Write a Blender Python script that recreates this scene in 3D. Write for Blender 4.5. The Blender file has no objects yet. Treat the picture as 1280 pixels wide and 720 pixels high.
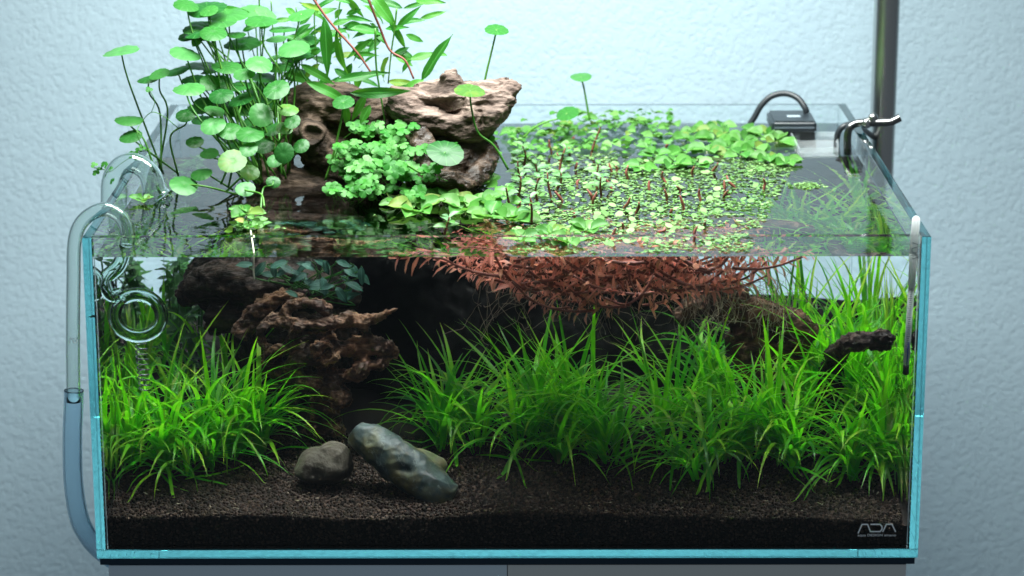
import bpy, bmesh, math, random
import numpy as np
from mathutils import Vector, Matrix, noise as mn

random.seed(7); rng = np.random.default_rng(7)
S = 0.01                                   # lengths below are written in centimetres
scene = bpy.context.scene
col = scene.collection

# ------------------------------------------------------------------ camera
CAM = np.array([.57, -175.9, 68.4]); FOC = 3210.1
PITCH, YAW, ROLL = math.radians(15.24), math.radians(-.063), math.radians(.092)
_c, _s = math.cos(PITCH), math.sin(PITCH)
FW = np.array([math.sin(YAW)*_c, math.cos(YAW)*_c, -_s]); RT = np.array([math.cos(YAW), -math.sin(YAW), 0]); UP = np.cross(RT, FW)
cd = bpy.data.cameras.new('camera'); cam = bpy.data.objects.new('camera', cd); col.objects.link(cam)
cr, sr = math.cos(ROLL), math.sin(ROLL)
rt2, up2 = RT*cr - UP*sr, UP*cr + RT*sr
M = Matrix(((rt2[0], up2[0], -FW[0], CAM[0]*S), (rt2[1], up2[1], -FW[1], CAM[1]*S), (rt2[2], up2[2], -FW[2], CAM[2]*S), (0, 0, 0, 1)))
cam.matrix_world = M
cd.sensor_width = 36; cd.lens = FOC*36/1280; cd.clip_start = .05; cd.clip_end = 50
cd.dof.use_dof = True; cd.dof.focus_distance = 1.93; cd.dof.aperture_fstop = 8.0
scene.camera = cam

# ------------------------------------------------------------------ dim room light, the aquarium lamp above the tank, exposure
world = bpy.data.worlds.new('World'); scene.world = world; world.use_nodes = True
bg = world.node_tree.nodes['Background']; bg.inputs[0].default_value = (.72, .88, 1.0, 1); bg.inputs[1].default_value = .16
ld = bpy.data.lights.new('aquarium_lamp', 'AREA'); ld.shape = 'RECTANGLE'; ld.size = .62; ld.size_y = .34
ld.energy = 23.5; ld.color = (.94, 1.0, .97); ld.spread = math.radians(155)
lamp = bpy.data.objects.new('aquarium_lamp', ld); col.objects.link(lamp); lamp.location = (0, .16, .80)
scene.view_settings.view_transform = 'Standard'; scene.view_settings.look = 'None'
scene.view_settings.exposure = 0; scene.view_settings.gamma = 1
cy = scene.cycles
scene.render.engine = 'CYCLES'
cy.max_bounces = 28; cy.transmission_bounces = 28; cy.glossy_bounces = 28; cy.diffuse_bounces = 4; cy.transparent_max_bounces = 16
cy.caustics_refractive = True; cy.caustics_reflective = False; cy.blur_glossy = .4; cy.sample_clamp_indirect = 8
cy.use_denoising = True
try:
    cy.denoiser = 'OPENIMAGEDENOISE'; cy.denoising_input_passes = 'RGB_ALBEDO_NORMAL'; cy.denoising_prefilter = 'ACCURATE'
except Exception: pass

# ------------------------------------------------------------------ picking helpers (centimetres)
ZW = 22.6                                  # water level
TK = .7                                    # pane thickness
TW, TD, TH = 30., 48.5, 24.2               # half width, depth, height of the tank
def ray(px, py):
    u, v = px-640, py-360
    x = u*cr + v*sr; y = -u*sr + v*cr
    d = FW*FOC + RT*x - UP*y
    return d/np.linalg.norm(d)
def air(px, py, Y):
    d = ray(px, py); return CAM + d*((Y-CAM[1])/d[1])
def flat(px, py, Z=ZW):
    d = ray(px, py); return CAM + d*((Z-CAM[2])/d[2])
def wat(px, py, Y):
    p = air(px, py, TK); t = ray(px, py)/1.33; t[1] = math.sqrt(1-t[0]**2-t[2]**2); return p + t*((Y-TK)/t[1])
def cmpx(Y): return 3210.1/((Y-CAM[1])*_c + 12.5)      # pixels per centimetre about that deep
def soil_z(x, y):
    return 3.0 + .15*max(0, y-.8) + .22*math.sin(x*.31+1.2) + .18*math.sin(x*.13+y*.25) - (.45 if x > 15 else 0)*max(0, 1-y/14)

# ------------------------------------------------------------------ mesh helpers
class MB:
    def __init__(s): s.v = []; s.f = []; s.uv = []; s.r = []; s.n = 0; s.m = []
    def add(s, v, f, uv=None, rnd=0., mat=0):
        v = np.asarray(v, float).reshape(-1, 3)
        s.v.append(v); s.uv.append(np.zeros((len(v), 2)) if uv is None else np.asarray(uv, float)); s.r.append(np.full(len(v), rnd))
        n = s.n
        s.f.extend([tuple(i+n for i in q) for q in f]); s.m.extend([mat]*len(f)); s.n += len(v)
    def mesh(s, name, mats, off=(0, 0, 0), smooth=True):
        me = bpy.data.meshes.new(name)
        V = (np.concatenate(s.v)-np.asarray(off))*S
        me.from_pydata(V.tolist(), [], s.f)
        uv = np.concatenate(s.uv); R = np.concatenate(s.r)
        if uv.any():
            idx = np.empty(len(me.loops), int); me.loops.foreach_get('vertex_index', idx)
            me.uv_layers.new(name='UVMap').data.foreach_set('uv', uv[idx].ravel())
        if R.any():
            me.attributes.new('rnd', 'FLOAT', 'POINT').data.foreach_set('value', R)
        for m in (mats if isinstance(mats, (list, tuple)) else [mats]): me.materials.append(m)
        if max(s.m) > 0: me.polygons.foreach_set('material_index', s.m)
        me.polygons.foreach_set('use_smooth', [smooth]*len(me.polygons)); me.update()
        return me

LOC = {}
def thing(name, label, cat, loc=(0, 0, 0), group=None):
    o = bpy.data.objects.new(name, None); col.objects.link(o); o.empty_display_size = .01
    o.location = Vector(loc)*S; o['label'] = label; o['category'] = cat
    if group: o['group'] = group
    LOC[o.name] = np.array(loc, float)
    return o
def worldloc(o):
    p = np.zeros(3)
    while o is not None: p = p + LOC[o.name]; o = o.parent
    return p
def obj(name, mb, mats, parent=None, smooth=True):
    off = worldloc(parent) if parent else (0, 0, 0)
    me = mb.mesh(name, mats, off, smooth) if isinstance(mb, MB) else mb
    o = bpy.data.objects.new(name, me); col.objects.link(o); LOC[o.name] = np.zeros(3)
    if parent: o.parent = parent
    return o
def tag(o, label, cat, group=None):
    o['label'] = label; o['category'] = cat
    if group: o['group'] = group
    return o
def inst(name, me, loc, rot, scale, parent):
    """a copy that shares mesh data: loc in cm (world), rot a 3x3 matrix, scale number or triple"""
    o = bpy.data.objects.new(name, me); col.objects.link(o)
    sc = (scale,)*3 if np.isscalar(scale) else scale
    off = np.asarray(loc, float) - (worldloc(parent) if parent else 0)
    R = Matrix(np.asarray(rot).tolist()).to_4x4() if not isinstance(rot, Matrix) else rot.to_4x4()
    o.matrix_basis = Matrix.Translation(Vector(off)*S) @ R @ Matrix.Diagonal((*sc, 1))
    LOC[o.name] = off
    if parent: o.parent = parent
    return o
def unit(v): v = np.asarray(v, float); return v/(np.linalg.norm(v)+1e-12)
def frame(x=None, z=None):
    """rotation whose local z is z and local x is as near x as can be"""
    z = unit(z); x = np.asarray(x, float); x = unit(x - z*np.dot(x, z)); y = np.cross(z, x)
    return np.array([x, y, z]).T
def box(mb, lo, hi, mat=0):
    (a, b, c), (d, e, f) = lo, hi
    mb.add([(a,b,c),(d,b,c),(d,e,c),(a,e,c),(a,b,f),(d,b,f),(d,e,f),(a,e,f)], [(0,3,2,1),(4,5,6,7),(0,1,5,4),(1,2,6,5),(2,3,7,6),(3,0,4,7)], mat=mat)
def spline(P, n=8):
    """Catmull-Rom through the points"""
    P = np.asarray(P, float); Q = np.vstack([2*P[0]-P[1], P, 2*P[-1]-P[-2]]); out = []
    for i in range(1, len(Q)-2):
        p0, p1, p2, p3 = Q[i-1:i+3]
        for t in np.linspace(0, 1, n, endpoint=False):
            out.append(.5*((2*p1)+(p2-p0)*t+(2*p0-5*p1+4*p2-p3)*t*t+(3*p1-p0-3*p2+p3)*t**3))
    out.append(P[-1]); return np.array(out)
def tube(mb, P, r, seg=8, caps=True, flip=False, rnd=0., mat=0):
    P = np.asarray(P, float); n = len(P); r = np.full(n, r) if np.isscalar(r) else np.interp(np.linspace(0, 1, n), np.linspace(0, 1, len(r)), r)
    T = np.gradient(P, axis=0); T /= np.linalg.norm(T, axis=1)[:, None]+1e-12
    a = np.array([0, 0, 1.]) if abs(T[0][2]) < .9 else np.array([1., 0, 0]); u = unit(np.cross(T[0], a)); V = []; UVs = []
    for i in range(n):
        u = unit(u - T[i]*np.dot(u, T[i])); w = np.cross(T[i], u)
        for k in range(seg):
            th = 2*math.pi*k/seg; V.append(P[i]+r[i]*(math.cos(th)*u+math.sin(th)*w)); UVs.append((k/seg, i/(n-1)))
    F = [(i*seg+k, i*seg+(k+1) % seg, (i+1)*seg+(k+1) % seg, (i+1)*seg+k) for i in range(n-1) for k in range(seg)]
    if caps: F += [tuple(range(seg))[::-1], tuple((n-1)*seg+k for k in range(seg))]
    if flip: F = [q[::-1] for q in F]
    mb.add(V, F, UVs, rnd, mat)
def hollow(mb, P, r, wall=.12, seg=20):
    """glass tube: outer and inner skin joined by rims"""
    P = np.asarray(P, float); n = len(P); r = np.full(n, r) if np.isscalar(r) else np.interp(np.linspace(0, 1, n), np.linspace(0, 1, len(r)), r)
    n0 = mb.n; tube(mb, P, r, seg, False); n1 = mb.n; tube(mb, P, r-wall, seg, False, True)
    F = []
    for k in range(seg):
        k2 = (k+1) % seg
        F.append((n0+k, n1+k, n1+k2, n0+k2)); e = (n-1)*seg
        F.append((n0+e+k, n0+e+k2, n1+e+k2, n1+e+k))
    mb.f.extend(F); mb.m.extend([0]*len(F))

# ------------------------------------------------------------------ materials
def mat(name):
    m = bpy.data.materials.new(name); m.use_nodes = True; nt = m.node_tree
    return m, nt, nt.nodes['Principled BSDF'], nt.nodes['Material Output']
def N(nt, t, **k):
    n = nt.nodes.new(t)
    for a, b in k.items():
        if a.startswith('i_'): n.inputs[a[2:].replace('_', ' ')].default_value = b
        else: setattr(n, a, b)
    return n
def L(nt, a, b): nt.links.new(a, b)
def rgb(c): return (*c, 1)
def mixc(nt, a, b, fac):
    n = nt.nodes.new('ShaderNodeMix'); n.data_type = 'RGBA'
    for i, v in ((6, a), (7, b)):
        if isinstance(v, tuple): n.inputs[i].default_value = rgb(v)
        else: L(nt, v, n.inputs[i])
    if isinstance(fac, float): n.inputs[0].default_value = fac
    else: L(nt, fac, n.inputs[0])
    return n.outputs[2]
def math_(nt, op, a, b=0.):
    n = nt.nodes.new('ShaderNodeMath'); n.operation = op
    for i, v in ((0, a), (1, b)):
        if isinstance(v, (int, float)): n.inputs[i].default_value = v
        else: L(nt, v, n.inputs[i])
    return n.outputs[0]
def ramp(nt, fac, stops):
    n = nt.nodes.new('ShaderNodeValToRGB'); e = n.color_ramp.elements
    while len(e) < len(stops): e.new(.5)
    for q, (p, c) in zip(e, stops): q.position = p; q.color = rgb(c)
    L(nt, fac, n.inputs[0]); return n.outputs[0]
def noisetex(nt, scale, detail=4, rough=.55, coord='Object', dist=0., vec=None):
    if vec is None: vec = nt.nodes.new('ShaderNodeTexCoord').outputs[coord]
    n = nt.nodes.new('ShaderNodeTexNoise'); n.inputs['Scale'].default_value = scale; n.inputs['Detail'].default_value = detail
    n.inputs['Roughness'].default_value = rough; n.inputs['Distortion'].default_value = dist; L(nt, vec, n.inputs['Vector'])
    return n.outputs['Fac']
def bump(nt, height, strength, dist, bsdf):
    b = nt.nodes.new('ShaderNodeBump'); b.inputs['Strength'].default_value = strength; b.inputs['Distance'].default_value = dist
    L(nt, height, b.inputs['Height']); L(nt, b.outputs[0], bsdf.inputs['Normal']); return b

def leaf_mat(name, a, b, trans, tf=.35, rough=.42, spec=.45, veins=None, tip=None, third=None, old=None, oldf=.12):
    """a, b: reflectance range; trans: light coming through; veins: ('radial', n) or ('pinnate',) """
    if name in ('pennywort leaf', 'willow leaf', 'small lobed leaf', 'floating leaf', 'duckweed', 'pale water weed leaf', 'green stalk'):
        a, b, trans = [tuple(x*.8 for x in c) for c in (a, b, trans)]; third = third and tuple(x*.8 for x in third)
    m, nt, p, out = mat(name)
    oi = nt.nodes.new('ShaderNodeObjectInfo'); at = N(nt, 'ShaderNodeAttribute', attribute_name='rnd')
    r = math_(nt, 'FRACT', math_(nt, 'ADD', oi.outputs['Random'], at.outputs['Fac']))
    base = mixc(nt, a, b, r) if third is None else ramp(nt, r, [(0, a), (.55, b), (1, third)])
    uv = nt.nodes.new('ShaderNodeUVMap').outputs[0]
    sx = nt.nodes.new('ShaderNodeSeparateXYZ'); L(nt, uv, sx.inputs[0])
    r2 = math_(nt, 'FRACT', math_(nt, 'MULTIPLY', r, 17.31)); r3 = math_(nt, 'FRACT', math_(nt, 'MULTIPLY', r, 41.7))
    base = mixc(nt, base, tuple(x*.5 for x in a), math_(nt, 'MULTIPLY', r2, .5))
    if old is not None:
        blot = ramp(nt, noisetex(nt, 90, 3, .6), [(.5, (0, 0, 0)), (.62, (1, 1, 1))])
        base = mixc(nt, base, old, math_(nt, 'MULTIPLY', math_(nt, 'GREATER_THAN', r3, 1-oldf), math_(nt, 'ADD', math_(nt, 'MULTIPLY', blot, .5), .35)))
    ns = noisetex(nt, 160, 3)
    base = mixc(nt, base, tuple(x*.62 for x in a), math_(nt, 'MULTIPLY', math_(nt, 'SUBTRACT', ns, .38), .9))
    if tip is not None:
        t = math_(nt, 'MULTIPLY', math_(nt, 'POWER', sx.outputs[1], 4.), math_(nt, 'MULTIPLY', r, 1.))
        base = mixc(nt, base, tip, t)
    if veins:
        if veins[0] == 'radial':
            w = math_(nt, 'ABSOLUTE', math_(nt, 'SINE', math_(nt, 'MULTIPLY', sx.outputs[0], math.pi*veins[1])))
            v = math_(nt, 'GREATER_THAN', .10, w)
        else:
            mid = math_(nt, 'ABSOLUTE', math_(nt, 'SUBTRACT', sx.outputs[0], .5))
            v1 = math_(nt, 'LESS_THAN', mid, .045)
            w = math_(nt, 'ABSOLUTE', math_(nt, 'SINE', math_(nt, 'MULTIPLY', math_(nt, 'SUBTRACT', sx.outputs[1], math_(nt, 'MULTIPLY', mid, .5)), 28.)))
            v = math_(nt, 'MAXIMUM', v1, math_(nt, 'MULTIPLY', math_(nt, 'LESS_THAN', w, .16), .35))
        base = mixc(nt, base, tuple(min(1, x*1.5+.03) for x in b), math_(nt, 'MULTIPLY', v, .55))
        bump(nt, v, .25, .0006, p)
    L(nt, base, p.inputs['Base Color']); p.inputs['Roughness'].default_value = rough; p.inputs['Specular IOR Level'].default_value = spec
    t = nt.nodes.new('ShaderNodeBsdfTranslucent')
    L(nt, mixc(nt, base, trans, .65), t.inputs[0])
    mx = nt.nodes.new('ShaderNodeMixShader'); mx.inputs[0].default_value = tf
    L(nt, p.outputs[0], mx.inputs[1]); L(nt, t.outputs[0], mx.inputs[2]); L(nt, mx.outputs[0], out.inputs[0])
    return m
def plain(name, c, rough=.5, metal=0., spec=.5, bumpscale=None, bstr=.2, c2=None, nscale=60):
    m, nt, p, out = mat(name)
    p.inputs['Roughness'].default_value = rough; p.inputs['Metallic'].default_value = metal; p.inputs['Specular IOR Level'].default_value = spec
    if c2 is None: p.inputs['Base Color'].default_value = rgb(c)
    else: L(nt, mixc(nt, c, c2, noisetex(nt, nscale, 5)), p.inputs['Base Color'])
    if bumpscale: bump(nt, noisetex(nt, bumpscale, 5), bstr, .001, p)
    return m
def glass(name, ior, absorb=None, rough=0., tint=(1, 1, 1)):
    m, nt, p, out = mat(name); nt.nodes.remove(p)
    g = nt.nodes.new('ShaderNodeBsdfGlass'); g.inputs['IOR'].default_value = ior; g.inputs['Roughness'].default_value = rough
    g.inputs['Color'].default_value = rgb(tint); L(nt, g.outputs[0], out.inputs['Surface'])
    if absorb:
        den = max(absorb)*1.05; v = nt.nodes.new('ShaderNodeVolumeAbsorption'); v.inputs['Density'].default_value = den
        v.inputs['Color'].default_value = rgb(tuple(1-a/den for a in absorb)); L(nt, v.outputs[0], out.inputs['Volume'])
    return m, nt, g

M_pane = glass('aquarium glass', 1.5, (3.4, 1.0, .85))[0]
M_pane_face = glass('aquarium face glass', 1.3, (5.0, .75, .62))[0]
M_pane_front = glass('front glass', 1.12, (5.0, .75, .62))[0]
M_tube = glass('pipe glass', 1.47, None, 0, (.95, .98, .97))[0]
M_tube_wet = glass('pipe glass in water', 1.11, (14., 9., 10.), .04, (.9, .95, .93))[0]
M_water = glass('water', 1.33)[0]
M_surf, nt, g = glass('water surface', 1.33)
n1 = noisetex(nt, 22, 2, .5, dist=1.2); n2 = noisetex(nt, 70, 2, .5)
hgt = math_(nt, 'ADD', n1, math_(nt, 'MULTIPLY', n2, .16))
b = nt.nodes.new('ShaderNodeBump'); b.inputs['Strength'].default_value = .4; b.inputs['Distance'].default_value = .0012
L(nt, hgt, b.inputs['Height']); L(nt, b.outputs[0], g.inputs['Normal'])

# wall plaster
M_wall, nt, p, out = mat('rough white plaster')
n1 = noisetex(nt, 185, 4, .6, dist=.3); n2 = noisetex(nt, 260, 4, .6); n3 = noisetex(nt, 5, 3, .5)
L(nt, mixc(nt, (.42, .535, .60), (.38, .495, .565), n3), p.inputs['Base Color'])
p.inputs['Roughness'].default_value = .75; p.inputs['Specular IOR Level'].default_value = .25
hs = math_(nt, 'ADD', ramp(nt, n1, [(.36, (0, 0, 0)), (.5, (.75, .75, .75)), (.68, (1, 1, 1))]), math_(nt, 'MULTIPLY', n2, .6))
bump(nt, hs, .42, .0014, p)

M_steel = plain('brushed steel', (.45, .45, .44), .26, 1.)
M_pipe = plain('dark steel', (.16, .16, .16), .25, 1.)
M_black = plain('black plastic', (.012, .017, .022), .38, 0, .5)
M_blackcable = plain('black rubber cable', (.012, .016, .02), .45)
M_mat = plain('dark blue foam mat', (.012, .03, .05), .75, 0, .3, 900, .4)
M_cab = plain('grey cabinet paint', (.66, .76, .84), .5, 0, .3, 300, .05)
M_cab2 = plain('warm grey cabinet paint', (.70, .70, .68), .5, 0, .3, 300, .05)
M_print = plain('white print', (.95, .97, .98), .5)
M_white = plain('white enamel', (.5, .53, .54), .4)
M_milk = leaf_mat('white thermometer tube', (.85, .88, .88), (.9, .92, .92), (.95, .97, .97), .72, .2, .5)
M_blue = plain('blue spirit', (.02, .07, .35), .3)
M_hose = glass('clear vinyl hose', 1.25, (14., 8., 6.), .12, (.86, .93, .97))[0]

# ================================================================== the setting: wall, water, soil
WY = 70.
mb = MB(); mb.add([(-160, WY, -90), (160, WY, -90), (160, WY, 150), (-160, WY, 150)], [(0, 1, 2, 3)])
o = obj('wall', mb, M_wall); o['kind'] = 'structure'

mb = MB()
nx, ny = 2, 2
x0, x1, y0, y1, z0 = -TW+TK+.05, TW-TK-.05, TK+.05, TD-TK-.05, TK+.05
box(mb, (x0, y0, z0), (x1, y1, ZW)); mb.m = [1 if f == (4, 5, 6, 7) else 0 for f in mb.f]
o = obj('water', mb, [M_water, M_surf], smooth=False); o['kind'] = 'structure'

M_soil, nt, p, out = mat('dark planting soil')
oi = N(nt, 'ShaderNodeAttribute', attribute_name='rnd')
L(nt, ramp(nt, oi.outputs['Fac'], [(0, (.007, .0045, .0035)), (.6, (.033, .021, .015)), (1, (.085, .054, .039))]), p.inputs['Base Color'])
p.inputs['Roughness'].default_value = .85; p.inputs['Specular IOR Level'].default_value = .2
mb = MB()
gx, gy = np.linspace(-29.27, 29.27, 120), np.linspace(.95, 47.6, 90)
V = [(x, y, soil_z(x, y)-.12) for y in gy for x in gx]; nxx = len(gx)
F = [(j*nxx+i, j*nxx+i+1, (j+1)*nxx+i+1, (j+1)*nxx+i) for j in range(len(gy)-1) for i in range(nxx-1)]
mb.add(V, F, rnd=.01)
fr = [(x, .95, soil_z(x, .95)-.12) for x in gx]; lo = [(x, .95, .72) for x in gx]
mb.add(fr+lo, [(i+1, i, nxx+i, nxx+i+1) for i in range(nxx-1)], rnd=.01)
soil = obj('ground', mb, M_soil); soil['kind'] = 'structure'
# granules: real little lumps on the front slope and against the front pane
bm = bmesh.new(); bmesh.ops.create_icosphere(bm, subdivisions=1, radius=1); IV = np.array([v.co[:] for v in bm.verts]); IF = [tuple(v.index for v in f.verts) for f in bm.faces]; bm.free()
IF = np.array(IF)
pts = []
for y in np.arange(1.05, 17, .21):
    for x in np.arange(-29., 29., .22):
        xx, yy = x+rng.uniform(-.1, .1), y+rng.uniform(-.09, .09)
        pts.append((xx, max(.98, yy), soil_z(xx, yy)+rng.uniform(-.13, .06)))
for z in np.arange(.95, 3.4, .2):
    for x in np.arange(-29., 29., .22):
        xx, zz = x+rng.uniform(-.1, .1), z+rng.uniform(-.08, .08)
        if zz < soil_z(xx, 1.)+.05: pts.append((xx, .97+rng.uniform(-.02, .06), zz))
for q in range(1500):
    xx = rng.uniform(-29, 29); yy = 1.0+abs(rng.normal(0, 4)); pts.append((xx, yy, soil_z(xx, yy)+.1))
pts = np.array(pts); n = len(pts)
rad = rng.uniform(.095, .175, n)
VV = IV[None]*(1+rng.uniform(-.18, .18, (n, 12, 1)))*(rad[:, None, None]*rng.uniform(.8, 1.2, (n, 1, 3))) + pts[:, None, :]
FF = (IF[None]+(np.arange(n)*12)[:, None, None]).reshape(-1, 3)
me = bpy.data.meshes.new('soil_granules'); VV = VV.reshape(-1, 3)*S
me.vertices.add(len(VV)); me.vertices.foreach_set('co', VV.ravel()); me.loops.add(FF.size); me.loops.foreach_set('vertex_index', FF.ravel())
me.polygons.add(len(FF)); me.polygons.foreach_set('loop_start', np.arange(0, FF.size, 3)); me.polygons.foreach_set('use_smooth', np.ones(len(FF), bool)); me.update(calc_edges=True)
me.attributes.new('rnd', 'FLOAT', 'POINT').data.foreach_set('value', np.repeat(rng.uniform(.05, 1, n), 12)); me.materials.append(M_soil)
o = obj('soil_granules', me, None, soil); o['kind'] = 'stuff'

# ================================================================== cabinet, mat, tank
cab = thing('aquarium_cabinet', 'grey cabinet with two doors carrying the glass tank', 'cabinet', (0, 24, -80))
mb = MB(); box(mb, (-29.2, .9, -80), (29.2, 49, -.55)); obj('body', mb, M_cab, cab, False)
for sx, mm in ((-1, M_cab), (1, M_cab2)):
    mb = MB(); a, b_ = (-29.2, -.03) if sx < 0 else (.03, 29.2)
    box(mb, (a, .2, -79), (b_, .85, -.6)); obj('door', mb, mm, cab, False)
mb = MB(); box(mb, (-29.8, .12, -.52), (29.8, 48.3, -.03))
o = obj('foam_mat', mb, M_mat, smooth=False); tag(o, 'thin dark blue foam mat squeezed between tank and cabinet', 'mat')

tank = thing('aquarium', 'rimless clear glass tank with teal edges holding planted water', 'aquarium', (0, 24, 0))
def pane(name, lo, hi):
    bm = bmesh.new(); off = LOC[tank.name]
    bmesh.ops.create_cube(bm, size=1)
    for v in bm.verts: v.co = Vector([((lo[i]+hi[i])/2 + v.co[i]*(hi[i]-lo[i]) - off[i])*S for i in range(3)])
    if name != 'front_pane': bmesh.ops.bevel(bm, geom=bm.edges[:], offset=.0004, segments=1, affect='EDGES')
    me = bpy.data.meshes.new(name); bm.to_mesh(me); bm.free(); me.materials.append({'front_pane': M_pane_front, 'back_pane': M_pane_face}.get(name, M_pane))
    o = bpy.data.objects.new(name, me); col.objects.link(o); o.parent = tank; LOC[o.name] = np.zeros(3); return o
G = .004
fp = pane('front_pane', (-TW+TK+G, 0, TK+.05), (TW-TK-G, TK, TH))
pane('back_pane', (-TW+TK+G, TD-TK, TK+G), (TW-TK-G, TD, TH))
pane('side_pane', (-TW, 0, TK+G), (-TW+TK, TD, TH)); pane('side_pane', (TW-TK, 0, TK+G), (TW, TD, TH))
pane('bottom_pane', (-TW, 0, 0), (TW, TD, TK))

M_sil = plain('silicone seam', (.03, .17, .19), .35)
mb = MB(); box(mb, (-TW+TK, .01, TK+.004), (TW-TK, TK-.02, TK+.046)); obj('silicone_seam', mb, M_sil, tank, False)
# maker's mark printed on the front pane
def bar(mb, P, w, y=-.025):
    """flat mitred stroke in the front pane's plane"""
    P = np.asarray(P, float); n = len(P); Lf, Rt = [], []
    for i in range(n):
        d0 = unit(P[i]-P[i-1]) if i > 0 else None; d1 = unit(P[i+1]-P[i]) if i < n-1 else None
        d0 = d1 if d0 is None else d0; d1 = d0 if d1 is None else d1
        nrm = unit(np.array([-(d0+d1)[1], (d0+d1)[0]])); k = w/2/max(.4, np.dot(nrm, [-d1[1], d1[0]]))
        Lf.append(P[i]+nrm*k); Rt.append(P[i]-nrm*k)
    V = [(a[0], y, a[1]) for a in Lf] + [(a[0], y, a[1]) for a in Rt]
    V += [(a[0], y+.012, a[1]) for a in Lf] + [(a[0], y+.012, a[1]) for a in Rt]
    F = [(i, i+1, n+i+1, n+i) for i in range(n-1)] + [(i+1, i, 2*n+i, 2*n+i+1) for i in range(n-1)] + [(n+i, n+i+1, 3*n+i+1, 3*n+i) for i in range(n-1)]
    mb.add(V, F)
def P2(px, py): q = air(px, py, 0); return (q[0], q[2])
mb = MB()
bar(mb, [P2(1071.5, 668), P2(1076.5, 656.8), P2(1083.5, 656.8), P2(1087, 665.8), P2(1099, 665.8), P2(1101.5, 663), P2(1101.5, 659.5), P2(1099, 656.8), P2(1087, 656.8)], .1)
bar(mb, [P2(1102.3, 666.3), P2(1107, 656.8), P2(1114, 656.8), P2(1118.5, 666.3)], .1)
obj('logo', mb, M_print, fp, False)
cu = bpy.data.curves.new('lettering', 'FONT'); cu.body = 'aqua DESIGN amano'; cu.size = .0028; cu.offset = .00002; cu.extrude = .00004
to = bpy.data.objects.new('lettering_tmp', cu); col.objects.link(to)
dg = bpy.context.evaluated_depsgraph_get(); me = bpy.data.meshes.new_from_object(to.evaluated_get(dg)); bpy.data.objects.remove(to)
xs = [v.co.x for v in me.vertices]; wid = max(xs)-min(xs)
a = air(1071, 671.6, 0); b2 = air(1119, 671.6, 0); k = (b2[0]-a[0])*S/wid
off = LOC[tank.name]
for v in me.vertices: v.co = Vector((a[0]*S-off[0]*S+(v.co.x-min(xs))*k, -.00022-off[1]*S-v.co.z*.5, a[2]*S-off[2]*S+v.co.y*.92))
me.materials.append(M_print); lo_ = bpy.data.objects.new('lettering', me); col.objects.link(lo_); lo_.parent = fp

# ================================================================== glassware and fittings
# pipe with the ring, hung over the side near the front
pipe = thing('ring_pipe', 'clear glass pipe arching over the near side pane, ending in a ring underwater', 'glass pipe', (-31, 4, 12))
up_ = [air(91.5, 500, 4), air(91, 430, 4), air(92, 350, 4), air(94, 297, 4), air(106, 272, 4), air(130, 260, 4), air(151, 270, 4), air(160, 290, 4)]
e = np.array([up_[-1][0]-.1, 4, ZW]); up_.append(e)
mb = MB(); hollow(mb, spline(up_, 8), .53, .11); obj('arch', mb, M_tube, pipe)
rc = wat(172, 393, 4.); R0 = 1.7
ringp = []
for t in np.linspace(0, 2*math.pi, 41): ringp.append(rc + np.array([-math.cos(t+.9)*R0, .25*math.sin(t*.5), math.sin(t+.9)*R0*.93]))
low = [e+np.array([0, 0, -.03]), wat(149, 330, 4), wat(133, 347, 4), wat(138, 366, 4), ringp[0]+np.array([-.1, .35, .3])]
mb = MB(); hollow(mb, spline(low, 8), [.53, .56, .56, .5], .17); obj('bend', mb, M_tube_wet, pipe)
mb = MB(); hollow(mb, np.array(ringp), .5, .2, 18); obj('ring', mb, M_tube_wet, pipe)
mb = MB(); hl = []
for t in np.linspace(0, 1, 160):
    q = wat(176, 428, 4)*(1-t)+wat(181, 486, 4)*t; a = t*math.pi*2*9
    hl.append(q+np.array([.42*math.cos(a), .42*math.sin(a), 0]))
tube(mb, hl, .05, 6); obj('coil', mb, M_steel, pipe)
mb = MB()
pp = lambda x, y: tuple(air(x, y, 3.4)[[0, 2]])
for st in ([(86, 428), (88, 421), (90, 421), (92, 427)], [(92, 427), (95, 427), (96, 424), (93, 421)]): bar(mb, [pp(*q) for q in st], .045, 3.4)
obj('mark', mb, M_print, pipe, False)

hose = [air(92, 486, 4), air(91.5, 505, 4), air(90, 545, 4), air(91, 600, 4), air(98, 645, 4), air(110, 670, 5.5), air(126, 688, 9), air(150, 705, 14)]
mb = MB(); hollow(mb, spline(hose, 8), .72, .14)
o = obj('hose', mb, M_hose); tag(o, 'clear vinyl hose pushed onto the front glass pipe, curving behind cabinet', 'hose')

# outlet pipe further back
lily = thing('outlet_pipe', 'clear glass outlet pipe with flared mouth, behind the ringed pipe', 'glass pipe', (-31.5, 19, 10))
D = 19.
q = [air(140, 420, D), air(139, 330, D), air(138, 250, D), air(140, 222, D), air(152, 205, D), air(170, 203, D), air(187, 216, D), air(194, 238, D)]
e2 = np.array([q[-1][0]+.3, D, ZW]); q.append(e2)
mb = MB(); hollow(mb, spline(q, 8), [.75, .75, .75, .75, .8, .85, .95, 1.05], .12); obj('arch', mb, M_tube, lily)
mb = MB(); hollow(mb, spline([e2+np.array([0, 0, -.03]), e2+np.array([.2, -.1, -1.]), e2+np.array([.5, -.2, -2.]), e2+np.array([.9, -.3, -2.6])], 7), [1.05, 1.1, 1.3, 1.6], .14); obj('mouth', mb, M_tube_wet, lily)

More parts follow.
